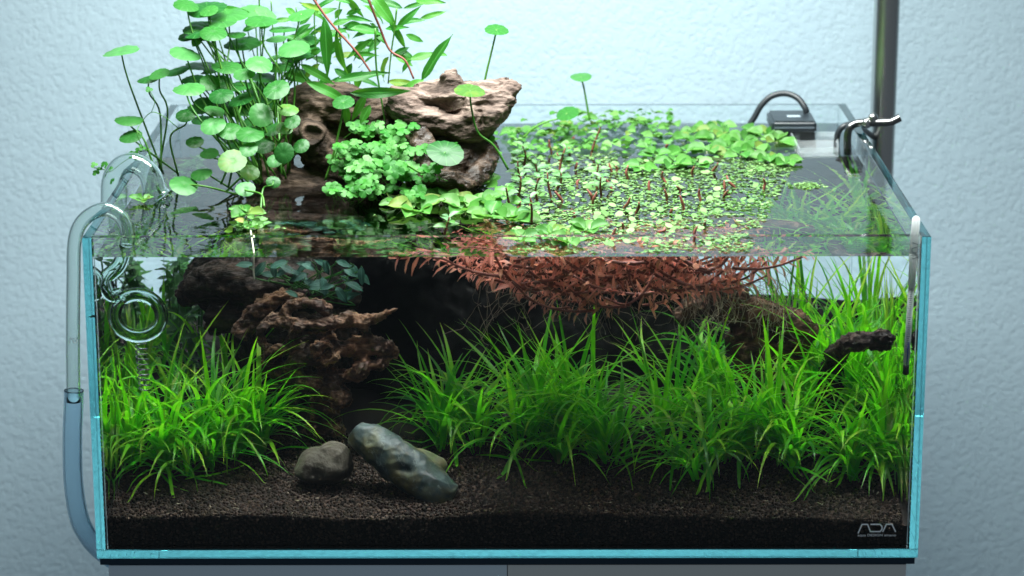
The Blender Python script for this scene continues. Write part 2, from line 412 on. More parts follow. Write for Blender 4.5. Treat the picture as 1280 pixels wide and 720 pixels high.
# thermometer in the front corner
th = thing('thermometer', 'slim glass thermometer hanging in the front corner with blue scale', 'thermometer', (28.5, 1.6, 12))
TY = 1.45
t0 = air(1151, 276, TY); t1 = air(1146.5, 318, TY)
tb = wat(1141.5, 470, TY); tb[0] = min(tb[0], 28.75); t0[0] = min(t0[0], 29.1); wl = np.array([28.98, TY, ZW])
mb = MB(); tube(mb, [t0+np.array([0, 0, .25]), t0+np.array([0, 0, .12]), t0, wl], [.12, .26, .3, .3], 16); obj('head', mb, M_milk, th)
mb = MB(); tube(mb, [wl, wl*.97+tb*.03, wl*.7+tb*.3], [.3, .3, .24], 14); obj('card_holder', mb, M_milk, th)
mb = MB(); a1 = wl*.72+tb*.28; a2 = wl*.09+tb*.91; tube(mb, [a1, a2], .23, 12); stem_ = obj('scale_tube', mb, M_milk, th)
mb = MB(); tube(mb, [a2, a2*.1+tb*.9, tb], [.21, .24, .13], 12); obj('bulb', mb, plain('black bulb', (.006, .006, .008), .2), th)
mb = MB()
for k in range(34):
    c = a1*(1-k/40)+a2*(k/40); w_ = .13 if k % 5 else .19
    mb.add([(c[0]-w_, TY-.245, c[2]-.02), (c[0]+w_*.4, TY-.245, c[2]-.02), (c[0]+w_*.4, TY-.245, c[2]+.02), (c[0]-w_, TY-.245, c[2]+.02)], [(0, 1, 2, 3)])
obj('graduations', mb, plain('scale ink', (.03, .06, .16), .5), stem_, False)
mb = MB(); tube(mb, [a1*.3+a2*.7+np.array([.02, -.23, 0]), a2+np.array([.02, -.23, 0])], .045, 8); obj('column', mb, M_blue, stem_)
mb = MB()
def vmark(cx, cz, sc):
    f = lambda u, v: (cx + v*sc, cz - u*sc)
    bar(mb, [f(0, -.5), f(.35, .5), f(.75, .5), f(1, -.5), f(1.6, -.5), f(1.75, 0), f(1.6, .5), f(1, .5)], .05, TY-.33)
    bar(mb, [f(1.8, -.5), f(2.1, .5), f(2.5, .5), f(2.8, -.5)], .05, TY-.33)
hm = (t0+wl)/2; vmark(hm[0], hm[2]-.35, .42); obj('mark', mb, plain('grey ink', (.2, .24, .26), .5), th, False)

# lamp stand, its cable, and the steel pipe hooked over the rim
px_ = air(1106, 100, 50)
pole = thing('lamp_stand', 'polished steel pole of the lamp stand rising behind the tank corner', 'pole', (px_[0], 50, -20))
mb = MB(); tube(mb, [(px_[0], 50, z) for z in np.linspace(-20, 95, 30)], 1.14, 32); obj('post', mb, M_steel, pole)
ca = px_[0]
mb = MB(); tube(mb, spline([(ca+.95, 51.1, 95), (ca+1.0, 51.1, 60), (ca+.95, 51.1, 30), (ca+.9, 51.1, -20)], 8), .32, 10)
tag(obj('lamp_cable', mb, M_blackcable), 'black cable running down behind the steel pole', 'cable')

HY = 37.
hk = thing('steel_pipe', 'bent steel pipe hooked over the far side rim near the pole', 'pipe', (29, HY, 22))
h = [air(1060.5, 206, HY), air(1060, 190, HY), air(1060, 172, HY), air(1063, 161, HY), air(1072, 155.5, HY), air(1085, 155, HY-.3), air(1112, 154.5, HY-.6), air(1118, 152.5, HY-.6), air(1126, 148.5, HY-.6)]
h[0][2] = ZW-2.2
mb = MB(); tube(mb, spline(h, 8), .34, 16); obj('tube', mb, M_pipe, hk)
mb = MB(); c = air(1092, 147.5, HY-.4); tube(mb, [c+np.array([0, 0, -.5]), c+np.array([0, 0, -.1]), c+np.array([0, 0, .12]), c+np.array([0, 0, .35])], [.3, .42, .42, .1], 14); obj('screw', mb, M_steel, hk)
mb = MB(); c = air(1075, 155.3, HY); tube(mb, [air(1080, 155.3, HY-.2), air(1088, 155.1, HY-.35)], .47, 16); obj('sleeve', mb, M_steel, hk)
mb = MB(); tube(mb, spline([np.array([*flat(1046, 190)[:2], ZW-1]), air(1046, 182, 39), air(1049, 166, 39), air(1058, 158, 39), air(1072, 158, 40), air(1086, 168, 46), air(1098, 180, 52), air(1101, 206, 53)], 7), .26, 10)
tag(obj('air_hose', mb, M_blackcable), 'thin black hose looping out of the water past the steel pipe', 'hose')

# black device head at the back pane with its cable
BY0, BY1 = 41.5, 46.6
dv = thing('black_device', 'black plastic device head clipped inside the back pane', 'device', (23.5, 44, 22))
A = air(966, 153, BY0); B = air(1022, 153, BY0)
bm = bmesh.new(); bmesh.ops.create_cube(bm, size=1); off = LOC[dv.name]
for v in bm.verts:
    v.co = Vector(((A[0]+B[0])/2-off[0]+v.co.x*(B[0]-A[0]), (BY0+BY1)/2-off[1]+v.co.y*(BY1-BY0), A[2]-.55-off[2]+v.co.z*1.1))*S
bmesh.ops.bevel(bm, geom=bm.edges[:], offset=.0022, segments=3, affect='EDGES'); me = bpy.data.meshes.new('housing'); bm.to_mesh(me); bm.free(); me.materials.append(M_black)
for q_ in me.polygons: q_.use_smooth = False
obj('housing', me, None, dv)
mb = MB(); box(mb, (A[0]+.35, BY0+.35, ZW-4), (B[0]-.1, BY1-.3, A[2]-1.05)); obj('lower_case', mb, M_black, dv, False)
mb = MB(); box(mb, (A[0]+.2, BY0-.06, A[2]-.62), (B[0]-.2, BY0+.02, A[2]-.5)); obj('seam', mb, plain('grey seam', (.08, .1, .12), .4), dv, False)
mb = MB(); zt = A[2]+.012
box(mb, (A[0]+1.5, BY0+2.0, zt-.03), (B[0]-1.2, BY0+2.7, zt)); obj('label_plate', mb, plain('grey plate', (.3, .36, .4), .4), dv, False)
mb = MB(); tube(mb, spline([air(938, 156, 46), air(944, 147, 46), air(953, 132, 46), air(966, 121, 46), air(983, 118, 46), air(998, 124, 45.5), air(1007, 136, 45), air(1009, 142, 45)], 8), .27, 10)
tag(obj('device_cable', mb, M_blackcable), 'black cable arching from the device head over the back rim', 'cable')
# clear open box beside it
M_acr, nt, p, out = mat('frosted acrylic'); p.inputs['Base Color'].default_value = (.62, .7, .73, 1); p.inputs['Roughness'].default_value = .2
tr = nt.nodes.new('ShaderNodeBsdfTransparent'); mx = nt.nodes.new('ShaderNodeMixShader'); mx.inputs[0].default_value = .25
L(nt, tr.outputs[0], mx.inputs[1]); L(nt, p.outputs[0], mx.inputs[2]); L(nt, mx.outputs[0], out.inputs[0])
ob = thing('clear_box', 'open clear plastic box floating beside the black device head', 'box', (25, 40, 21))
a = flat(999, 187, 23.0); b2 = flat(1049, 186, 23.0); c3 = flat(1048, 166, 23.0); d3 = flat(988, 166, 23.0)
def wallq(p, q, z0=20.6, t=.14):
    d_ = unit(q-p); nrm = np.array([-d_[1], d_[0], 0])*t
    V = [];
    for z in (z0, 23.0):
        for w in (p, q, q+nrm, p+nrm): V.append((w[0], w[1], z))
    mb = MB(); mb.add(V, [(0, 3, 2, 1), (4, 5, 6, 7), (0, 1, 5, 4), (1, 2, 6, 5), (2, 3, 7, 6), (3, 0, 4, 7)]); obj('side', mb, M_acr, ob, False)
for u, v in ((a, b2), (b2, c3), (c3, d3), (d3, a)): wallq(u, v)
mb = MB(); mb.add([(w[0], w[1], 21.2) for w in (a, b2, c3, d3)] + [(w[0], w[1], 21.0) for w in (a, b2, c3, d3)], [(0, 1, 2, 3), (7, 6, 5, 4), (0, 4, 5, 1), (1, 5, 6, 2), (2, 6, 7, 3), (3, 7, 4, 0)]); obj('base', mb, M_white, ob, False)

# ================================================================== wood and stone
def lumps(prims):
    """prims: ('t', [(point, radius), ...]) tapered limbs and ('s', centre, (rx, ry, rz), yaw) lumps -> raw overlapping mesh"""
    mb = MB()
    for p in prims:
        if p[0] == 't':
            P = np.array([q[0] for q in p[1]]); R = [q[1] for q in p[1]]
            Q = spline(P, 6) if len(P) > 2 else P; tube(mb, Q, R, 14)
        else:
            c, r, yaw = p[1], p[2], (p[3] if len(p) > 3 else 0.); bm = bmesh.new(); bmesh.ops.create_icosphere(bm, subdivisions=3, radius=1)
            V = np.array([v.co[:] for v in bm.verts])*np.array(r); F = [tuple(v.index for v in f.verts) for f in bm.faces]; bm.free()
            ca_, sa_ = math.cos(yaw), math.sin(yaw); V = V @ np.array([[ca_, sa_, 0], [-sa_, ca_, 0], [0, 0, 1]])
            mb.add(V+np.asarray(c), F)
    return mb
def carve(name, prims, mats, parent, voxel, amp, freq, stretch=(1, 1, 1), dents=(), ridge=.5, fine=.25, seed=0., smooth=3):
    me0 = lumps(prims).mesh('tmp', []) if False else None
    mb = lumps(prims); me0 = bpy.data.meshes.new('tmp'); me0.from_pydata((np.concatenate(mb.v)*S).tolist(), [], mb.f)
    ob_ = bpy.data.objects.new('tmp', me0); col.objects.link(ob_)
    md = ob_.modifiers.new('r', 'REMESH'); md.mode = 'VOXEL'; md.voxel_size = voxel*S
    sm = ob_.modifiers.new('s', 'SMOOTH'); sm.iterations = smooth; sm.factor = .5
    dg = bpy.context.evaluated_depsgraph_get(); me = bpy.data.meshes.new_from_object(ob_.evaluated_get(dg)); bpy.data.objects.remove(ob_)
    n = len(me.vertices); V = np.empty(n*3); me.vertices.foreach_get('co', V); V = V.reshape(-1, 3)/S
    Nn = np.empty(n*3); me.vertices.foreach_get('normal', Nn); Nn = Nn.reshape(-1, 3)
    st = np.array(stretch)
    for i in range(n):
        q = Vector(V[i]*st*freq+seed)
        d = mn.noise(q)*(1-ridge) - abs(mn.noise(q*1.7+Vector((7, 3, 1))))*ridge*1.4 + .3*mn.noise(q*2.9) + fine*mn.noise(q*6.3) + fine*.7*mn.noise(q*13.)
        d *= amp
        for c, r, dep in dents:
            dd = (V[i]-c)/np.asarray(r); dd = float(dd@dd)
            if dd < 6: d -= dep*math.exp(-dd*1.4)
        V[i] = V[i]+Nn[i]*d
    V[:, 2] = np.maximum(V[:, 2], 1.2)
    off = worldloc(parent) if parent else np.zeros(3)
    me.vertices.foreach_set('co', ((V-off)*S).ravel()); me.materials.clear(); me.materials.append(mats)
    me.polygons.foreach_set('use_smooth', [True]*len(me.polygons)); me.update(); me.name = name
    return obj(name, me, None, parent)
def wood_mat(name, c1, c2, c3, rough=.75, gs=1., wet=0.):
    m, nt, p, out = mat(name)
    tc = nt.nodes.new('ShaderNodeTexCoord').outputs['Object']; mp = nt.nodes.new('ShaderNodeMapping'); mp.inputs['Scale'].default_value = (.35, 1, 1.1); L(nt, tc, mp.inputs[0])
    n1 = noisetex(nt, 95*gs, 6, .65, dist=1.2, vec=mp.outputs[0]); n2 = noisetex(nt, 26*gs, 4, .6); n3 = noisetex(nt, 420*gs, 4, .6, vec=mp.outputs[0])
    a = ramp(nt, n1, [(.36, c1), (.5, c2), (.64, c3)]); L(nt, mixc(nt, a, c1, math_(nt, 'MULTIPLY', ramp(nt, n2, [(.45, (0, 0, 0)), (.65, (1, 1, 1))]), .6)), p.inputs['Base Color'])
    p.inputs['Roughness'].default_value = rough; p.inputs['Specular IOR Level'].default_value = .3
    bump(nt, math_(nt, 'ADD', n1, math_(nt, 'MULTIPLY', n3, .5)), 1., .0022, p); return m
M_wood = wood_mat('weathered driftwood', (.036, .022, .016), (.125, .085, .068), (.23, .17, .14))
M_wood_l = wood_mat('brown bark driftwood', (.018, .011, .007), (.06, .038, .026), (.13, .085, .06))
M_wood_wet = wood_mat('wet dark driftwood', (.012, .008, .006), (.045, .028, .019), (.10, .065, .045), .35)
M_wood_root = wood_mat('orange brown root wood', (.015, .007, .004), (.075, .033, .017), (.235, .12, .062), .6, .9)
M_wood_dark = wood_mat('sunken dark wood', (.007, .005, .004), (.022, .013, .009), (.06, .035, .024), .8)

def A_(x, y, d): return air(x, y, d)
wood_group = 'driftwood pieces in the tank'
w = carve('driftwood', [('t', [(A_(484, 122, 24), 1.0), (A_(512, 134, 24), 1.7), (A_(548, 138, 24), 2.15), (A_(590, 138, 24), 2.1), (A_(620, 122, 24), 1.5), (A_(646, 110, 24), .75)]),
    ('t', [(A_(562, 130, 24.3), 1.5), (A_(564, 106, 24.3), 1.0), (A_(563, 94, 24.3), .75), (A_(561, 88, 24.3), .62)]), ('t', [(A_(520, 118, 25), 1.0), (A_(560, 120, 26), 1.4), (A_(600, 115, 26), 1.0), (A_(638, 108, 25), .9)]),
    ('t', [(A_(560, 155, 23), .9), (A_(590, 163, 23), 1.2), (A_(612, 145, 23), 1.3), (A_(640, 118, 23.5), .8)]), ('s', A_(590, 158, 24), (1.8, 1.5, 1.1)), ('s', A_(522, 148, 24), (1.4, 1.4, 1.)), ('s', A_(642, 112, 24), (.8, .8, .7))],
    M_wood, None, .095, .45, .5, (.5, 1, 1.2), dents=[(A_(552, 130, 21.6), (1.7, 1.8, .85), 1.9), (A_(566, 141, 21.6), (.9, 1.3, .6), 1.4), (A_(600, 150, 22), (.25, 1, 1.2), .5), (A_(580, 120, 22), (.2, 1, .9), .45), (A_(535, 122, 22), (.9, 1.2, .5), .7), (A_(618, 112, 22), (1.2, 1.5, .35), .5), (A_(605, 130, 22), (1.6, 1, .22), .4)], ridge=.5, fine=.2, seed=3.)
tag(w, 'pale hollowed driftwood log with a knob, highest piece of wood', 'driftwood', wood_group)
wl_ = [flat(420, 232), flat(470, 232)]
w = thing('driftwood', 'brown barky driftwood stump with a cut knot, half under round leaves', 'driftwood', A_(420, 215, 25), wood_group)
carve('trunk', [('t', [(A_(352, 150, 26), 1.0), (A_(378, 130, 26), 1.6), (A_(420, 128, 26), 1.9), (A_(462, 140, 26), 1.9), (A_(500, 150, 26), 1.3)]),
    ('t', [(A_(375, 150, 25), 1.5), (A_(395, 178, 25), 1.8), (A_(430, 215, 26), 2.2), (A_(440, 250, 27), 2.6)]), ('t', [(A_(470, 150, 25), 1.6), (A_(480, 190, 25.5), 1.6), (A_(470, 250, 26), 2.2)]),
    ('t', [(A_(365, 160, 25.5), 1.3), (A_(345, 198, 25), 1.5), (A_(345, 250, 24), 2.0)]), ('s', A_(375, 232, 24.5), (3.4, 1.6, 1.5)), ('s', A_(430, 175, 27), (3.6, 2, 2.2)), ('s', A_(370, 135, 26), (1.2, 1.2, 1.2))], M_wood_l, w, .15, .5, .45, (.6, 1, 1.), dents=[(A_(412, 150, 23), (1.0, 1.2, .7), .9), (A_(440, 130, 24), (1.0, 1.2, .5), .6)], ridge=.6, fine=.25, seed=11.)
kn = A_(391, 167, 22.6); kd = unit(np.array([.12, -1, .12]))
mb = MB(); Rk = frame((1, 0, 0), kd); V = []; F = []
prof = [(1.15, -1.3), (.98, -.3), (.95, .0), (.86, .1), (.74, .06), (.6, -.12), (.35, -.22), (0.02, -.25)]
for r_, h_ in prof:
    for k in range(22):
        t = 2*math.pi*k/22; rr = r_*(1+.07*math.sin(3*t+1)+.04*math.sin(7*t)); V.append(kn + Rk @ np.array([rr*math.cos(t), rr*.95*math.sin(t), h_]))
F = [(i*22+k, i*22+(k+1) % 22, (i+1)*22+(k+1) % 22, (i+1)*22+k) for i in range(len(prof)-1) for k in range(22)]
mb.add(V, F); obj('knot', mb, M_wood_l, w)
kn2 = A_(391, 187, 23)
mb = MB(); tube(mb, [kn2+np.array([0, 1, 0]), kn2, kn2+np.array([0, -.05, 0])], [.6, .5, .1], 14); obj('knot', mb, M_wood_l, w)
w = carve('driftwood', [('t', [(A_(520, 165, 22), 1.0), (A_(530, 185, 21), 1.1), (A_(532, 205, 20), 1.0), (A_(545, 228, 19.5), 1.2)]), ('t', [(A_(508, 222, 19), .7), (A_(545, 220, 19), .9), (A_(585, 228, 20), .8), (A_(610, 200, 23), 1.0), (A_(600, 175, 24), 1.2)]), ('s', A_(560, 205, 23.5), (3.2, 1.8, 2.6)), ('s', A_(540, 180, 24.5), (2.6, 1.5, 2.2)), ('s', A_(555, 250, 22), (3, 2.2, 2.))],
    M_wood_wet, None, .13, .4, .6, (.7, 1, 1), ridge=.6, fine=.25, seed=21.)
tag(w, 'wet dark driftwood chunk at the waterline below the pale log', 'driftwood', wood_group)

# root wood with holes, under water
def W_(x, y, d): return wat(x, y, d)
def loop(cx, cy_, rx, ry, d, r, tilt=0., n=10, sag=.0):
    out = []
    for k in range(n+1):
        t = 2*math.pi*k/n; u, v = rx*math.cos(t), ry*math.sin(t)
        out.append((W_(cx+u*math.cos(tilt)-v*math.sin(tilt), cy_+u*math.sin(tilt)+v*math.cos(tilt), d+.5*math.sin(t*2+cx)), r*(1+.25*math.sin(t*3+cy_))))
    return ('t', out)
prims = [loop(384, 393, 27, 16, 12.5, .45), loop(386, 424, 21, 19, 12, .42), loop(434, 414, 25, 17, 12.8, .5, .3), loop(350, 417, 24, 22, 13, .4), loop(430, 452, 26, 18, 12.5, .6), loop(385, 462, 22, 14, 12.3, .6),
    ('t', [(W_(430, 398, 12.5), .5), (W_(462, 398, 12.5), .5), (W_(497, 386, 13), .22)]), ('t', [(W_(340, 400, 13.5), .6), (W_(372, 404, 12), .45), (W_(405, 405, 11.8), .5), (W_(440, 395, 12.2), .5)]),
    ('t', [(W_(400, 415, 11.8), .4), (W_(412, 432, 11.5), .35), (W_(423, 446, 11.5), .2)]), ('t', [(W_(330, 450, 14), .8), (W_(370, 470, 13), .9), (W_(420, 490, 12.5), 1.), (W_(428, 508, 12), .6)]),
    ('t', [(W_(440, 430, 13), .8), (W_(480, 432, 13), .8), (W_(495, 445, 13.5), .5)]), ('t', [(W_(300, 420, 15), .8), (W_(320, 390, 15), .8), (W_(350, 372, 15), .7), (W_(380, 372, 14), .5)]),
    ('t', [(W_(405, 480, 15), 1.0), (W_(405, 540, 15), 1.6)]), loop(462, 440, 20, 14, 13, .45, .5), loop(360, 450, 26, 18, 13, .55, -.3), loop(405, 440, 16, 12, 11.6, .32)]
w = carve('driftwood', prims, M_wood_root, None, .11, .42, .8, (1, 1, 1), ridge=.45, fine=.3, seed=31., smooth=2)
tag(w, 'orange brown root wood full of holes, sunk behind the two stones', 'driftwood', wood_group)
w = carve('driftwood', [('t', [(W_(225, 372, 20), .8), (W_(265, 350, 19), 1.6), (W_(320, 352, 18), 2.0), (W_(390, 362, 18), 1.7), (W_(450, 372, 19), .9)]), ('t', [(W_(260, 400, 19), 1.2), (W_(330, 395, 18), 1.4), (W_(350, 440, 18), 1.6), (W_(340, 520, 18), 2.)]), ('s', W_(330, 350, 24), (6.5, 4, 3.4)), ('s', W_(370, 420, 23), (5, 3.5, 6)), ('t', [(W_(300, 350, 22), 2.), (W_(330, 300, 24), 2.), (W_(420, 285, 25), 2.2)])],
    M_wood_dark, None, .2, .5, .5, ridge=.6, fine=.3, seed=41.)
tag(w, 'black brown driftwood mass under the dark leafy plant', 'driftwood', wood_group)
w = carve('driftwood', [('t', [(W_(845, 400, 19), .8), (W_(880, 380, 19), 1.1), (W_(930, 390, 19), 1.4), (W_(985, 402, 19), 1.2), (W_(1020, 420, 19), 1.)]), ('t', [(W_(930, 390, 19), 1.3), (W_(940, 440, 19), 1.6), (W_(960, 500, 19), 1.8)]), ('s', W_(960, 430, 20), (3.5, 1.6, 2.4)), ('t', [(W_(870, 382, 18.6), .5), (W_(900, 360, 18.6), .8), (W_(935, 372, 18.6), .7)])],
    M_wood_root, None, .16, .45, .55, ridge=.55, fine=.3, seed=51.)
w.data.materials[0] = wood_mat('reddish sunken wood', (.02, .009, .005), (.075, .035, .02), (.15, .075, .042), .8)
tag(w, 'reddish brown driftwood rising through the grass below the red plants', 'driftwood', wood_group)
w = carve('driftwood', [('t', [(W_(1052, 434, 9), .6), (W_(1064, 428, 9), .82), (W_(1084, 427, 9), .72), (W_(1104, 426, 9), .9), (W_(1116, 430, 9), .6)]), ('t', [(W_(1056, 432, 9.2), .6), (W_(1050, 440, 12), .7), (W_(1040, 455, 16), .9), (W_(1035, 520, 18), 1.2)])],
    M_wood_dark, None, .10, .38, 1.0, ridge=.5, fine=.3, seed=61.)
tag(w, 'stubby black wood branch poking sideways out of the tall grass', 'driftwood', wood_group)

# dark boulders filling the back
M_lava = plain('black lava rock', (.002, .002, .0022), .95, 0, .08, None, .8, (.006, .0055, .005), 60)
for (cx, cyy, cz, rx, ry, rz, sd, lab) in ((-8.5, 34, 9, 8., 8, 11, 1., 'black lava rock at the back, behind the root wood'), (2, 36, 8.5, 8.5, 8, 11.3, 2., 'black lava rock at the back, behind the middle grass'),
        (11, 36, 8, 6.5, 8, 10.5, 3., 'black lava rock at the back, beside the reddish wood'), (-17.5, 37, 8, 6, 6, 9.5, 4., 'black lava rock at the back, nearest the glass pipes')):
    w = carve('lava_rock', [('s', (cx, cyy, cz), (rx, ry, rz)), ('s', (cx+2, cyy-2, cz-2), (rx*.8, ry, rz*.7))], M_lava, None, .5, 1.5, .16, ridge=.5, fine=.3, seed=sd*9)
    tag(w, lab, 'rock', 'black rocks at the back')

# the two stones
M_st1, nt, p, out = mat('blue green river stone')
n1 = noisetex(nt, 30, 6, .6, dist=.8); n2 = noisetex(nt, 34, 4, .6); n3 = noisetex(nt, 260, 4, .6); n4 = noisetex(nt, 60, 3, .5, dist=3.)
cst = ramp(nt, n1, [(.36, (.014, .026, .026)), (.5, (.045, .075, .075)), (.66, (.11, .15, .145))])
cst = mixc(nt, cst, (.19, .16, .05), math_(nt, 'MULTIPLY', ramp(nt, n2, [(.46, (0, 0, 0)), (.62, (1, 1, 1))]), .7))
cst = mixc(nt, cst, (.55, .6, .58), math_(nt, 'MULTIPLY', ramp(nt, n4, [(.64, (0, 0, 0)), (.67, (1, 1, 1)), (.7, (0, 0, 0))]), .3))
L(nt, cst, p.inputs['Base Color']); p.inputs['Roughness'].default_value = .5; bump(nt, math_(nt, 'ADD', n1, math_(nt, 'MULTIPLY', n3, .4)), .5, .0015, p)
M_st2 = plain('grey stone', (.022, .019, .013), .7, 0, .3, 320, 1., (.12, .10, .075), 55)
def stone(prims, mm, lab, vox, amp, fr_, sd, dents=()):
    w = carve('stone', prims, mm, None, vox, amp, fr_, ridge=.35, fine=.1, seed=sd, smooth=8, dents=dents); tag(w, lab, 'stone', 'stones on the front soil')
a, b2 = W_(470, 553, 6.5), W_(545, 606, 4.6); a[2] -= .15; b2[2] -= .3
stone([('t', [(a+np.array([-1.6, .6, .95]), .9), (a, 1.5), ((a+b2)/2, 1.72), (b2, 1.55), (b2+np.array([1.3, -.2, -.6]), 1.0)]), ('s', (a+b2)/2+np.array([.3, .8, -.2]), (2.6, 1.6, 1.5))], M_st1, 'long blue green river stone with yellow stain, lying slanted', .12, .5, .28, 5., [(W_(502, 588, 3.5), (.8, 1, .35), .45)])
a = W_(405, 572, 6.5); a[2] -= .3
stone([('s', a+np.array([0, .2, -.35]), (2.15, 1.9, 1.45)), ('s', a+np.array([.75, .3, .45]), (1.3, 1.5, 1.1)), ('s', a+np.array([-.8, -.1, -.8]), (1.6, 1.6, 1.0))], M_st2, 'round grey stone beside the long blue green one', .12, .45, .35, 8.)

# ================================================================== leaf shapes (unit size; V, F, UV)
def disc_leaf(seed, lobes=9, cren=.035, dish=.2, seg=36, cut=0.):
    r_ = random.Random(seed); ph = r_.uniform(0, 6); ph2 = r_.uniform(0, 6); V = [(0, 0, -.06)]; UVs = [(0, 0)]; F = []
    rings = [.2, .45, .7, .88, 1.]
    for i, r in enumerate(rings):
        for k in range(seg):
            t = 2*math.pi*k/seg; e = 1 + cren*math.cos(lobes*t+ph)*r*r + .05*r*math.sin(2*t+ph2)
            z = .12*r - dish*r*r + .045*r*r*math.sin(2*t+ph) + .012*r*r*math.cos(lobes*t+ph)
            if cut: e *= 1-cut*r*math.exp(-((t-math.pi)/.16)**2)
            V.append((r*e*math.cos(t), r*e*math.sin(t), z)); UVs.append((k/seg if k < seg else 1, r))
    F += [(0, 1+k, 1+(k+1) % seg) for k in range(seg)]
    for i in range(len(rings)-1):
        for k in range(seg):
            a = 1+i*seg; k2 = (k+1) % seg; F.append((a+k, a+seg+k, a+seg+k2, a+k2))
    return np.array(V), F, np.array(UVs)
def tri_leaf(seed):
    r_ = random.Random(seed); V = [(0, 0, 0)]; UVs = [(0, 0)]; seg = 30; rings = [.35, .7, 1.]
    for r in rings:
        for k in range(seg):
            t = 2*math.pi*k/seg; lob = abs(math.cos(1.5*t))**.45; e = 1-(1-(.42+.58*lob))*r**1.5; e *= 1+.045*r*math.cos(12*t)
            V.append((r*e*math.cos(t), r*e*math.sin(t), .1*r-.22*r*r*lob+.05*math.sin(2*t+seed))); UVs.append((k/seg, r))
    F = [(0, 1+k, 1+(k+1) % seg) for k in range(seg)]
    for i in range(2):
        a = 1+i*seg; F += [(a+k, a+seg+k, a+seg+(k+1) % seg, a+(k+1) % seg) for k in range(seg)]
    return np.array(V), F, np.array(UVs)
def long_leaf(seed, ratio=.2, arch=.3, fold=.25, n=10, m=5, p1=.75, p2=1.1, wave=.02, cup=0.):
    """grows along +y from the origin, normal +z; arch bends the tip down"""
    r_ = random.Random(seed); ph = r_.uniform(0, 6); V = []; UVs = []
    for i in range(n+1):
        t = i/n; w = ratio/2*max(.015, (math.sin(math.pi*t**p1)**p2)); th = arch*t
        cy_, cz_ = (math.sin(th)/max(arch, 1e-3) if arch else t), (-(1-math.cos(th))/max(arch, 1e-3) if arch else 0)
        for j in range(m):
            u = j/(m-1)*2-1; z = fold*w*abs(u)+cup*w*u*u + wave*math.sin(t*11+ph+u)*abs(u)
            V.append((u*w + .03*math.sin(t*2.5+ph), cy_ - math.sin(th)*z*0, cz_+z)); UVs.append((j/(m-1), t))
    F = [(i*m+j, i*m+j+1, (i+1)*m+j+1, (i+1)*m+j) for i in range(n) for j in range(m-1)]
    return np.array(V), F, np.array(UVs)
def leaf_rot(d, nrm):
    d = unit(d); nrm = np.asarray(nrm, float); nrm = nrm - d*np.dot(nrm, d)
    if np.linalg.norm(nrm) < 1e-3: nrm = np.cross(d, (1, .2, .1))
    nrm = unit(nrm); return np.array([np.cross(d, nrm), d, nrm]).T
def put(mb, T, loc, R, sc, rnd=0.):
    V, F, U = T; mb.add((V*sc) @ np.asarray(R).T + np.asarray(loc), F, U, rnd)
def meshes(name, Ts, m):
    out = []
    for T in Ts: mb = MB(); mb.add(*T); out.append(mb.mesh(name, m))
    return out
def gs(s): return rng.normal(0, s)

M_penny = leaf_mat('pennywort leaf', (.013, .11, .018), (.045, .22, .035), (.16, .55, .05), .32, .4, .28, ('radial', 11), third=(.105, .34, .10), old=(.12, .2, .03), oldf=.04)
M_stalk = leaf_mat('green stalk', (.06, .24, .025), (.12, .34, .04), (.2, .55, .06), .2, .4)
M_willow = leaf_mat('willow leaf', (.011, .11, .010), (.035, .21, .02), (.15, .52, .03), .34, .42, .22, ('pinnate',), third=(.075, .27, .025), old=(.3, .3, .04), oldf=.06)
M_redstem = plain('red brown stem', (.13, .03, .025), .5, 0, .4, None, 0, (.22, .08, .05), 90)
M_clover = leaf_mat('small lobed leaf', (.02, .16, .016), (.06, .28, .032), (.22, .65, .07), .3, .5, .2, ('radial', 5), third=(.19, .47, .14))
M_float = leaf_mat('floating leaf', (.045, .2, .025), (.10, .30, .05), (.22, .56, .07), .27, .45, .25, ('pinnate',), third=(.19, .40, .11), old=(.3, .27, .06), oldf=.08)
M_duck = leaf_mat('duckweed', (.13, .31, .08), (.31, .49, .2), (.35, .55, .15), .2, .55, .15)
M_pale = leaf_mat('pale water weed leaf', (.07, .22, .07), (.16, .31, .14), (.2, .5, .1), .25, .42, .4, ('pinnate',), third=(.06, .22, .02))
M_buce = leaf_mat('dark leaf', (.008, .05, .035), (.02, .09, .065), (.03, .18, .08), .15, .55, .25, ('pinnate',))
M_red = leaf_mat('red leaf', (.48, .11, .075), (.82, .36, .28), (.98, .45, .3), .46, .38, .5, ('pinnate',), third=(.26, .17, .04))
M_grass = leaf_mat('water grass', (.006, .13, .002), (.05, .46, .004), (.22, .95, .006), .48, .34, .4, None, tip=(.42, .5, .04), third=(.42, .80, .03), old=(.34, .30, .08), oldf=.05)
M_moss = leaf_mat('dim stem plant', (.015, .10, .015), (.05, .2, .03), (.1, .4, .05), .3, .5)
M_root = plain('pale root', (.5, .5, .36), .6)
M_rootbr = plain('brown root', (.16, .13, .08), .6)

PENNY = meshes('pennywort_leaf', [disc_leaf(i, 10+i % 4, .024, .16+.05*(i % 3)) for i in range(6)], M_penny)
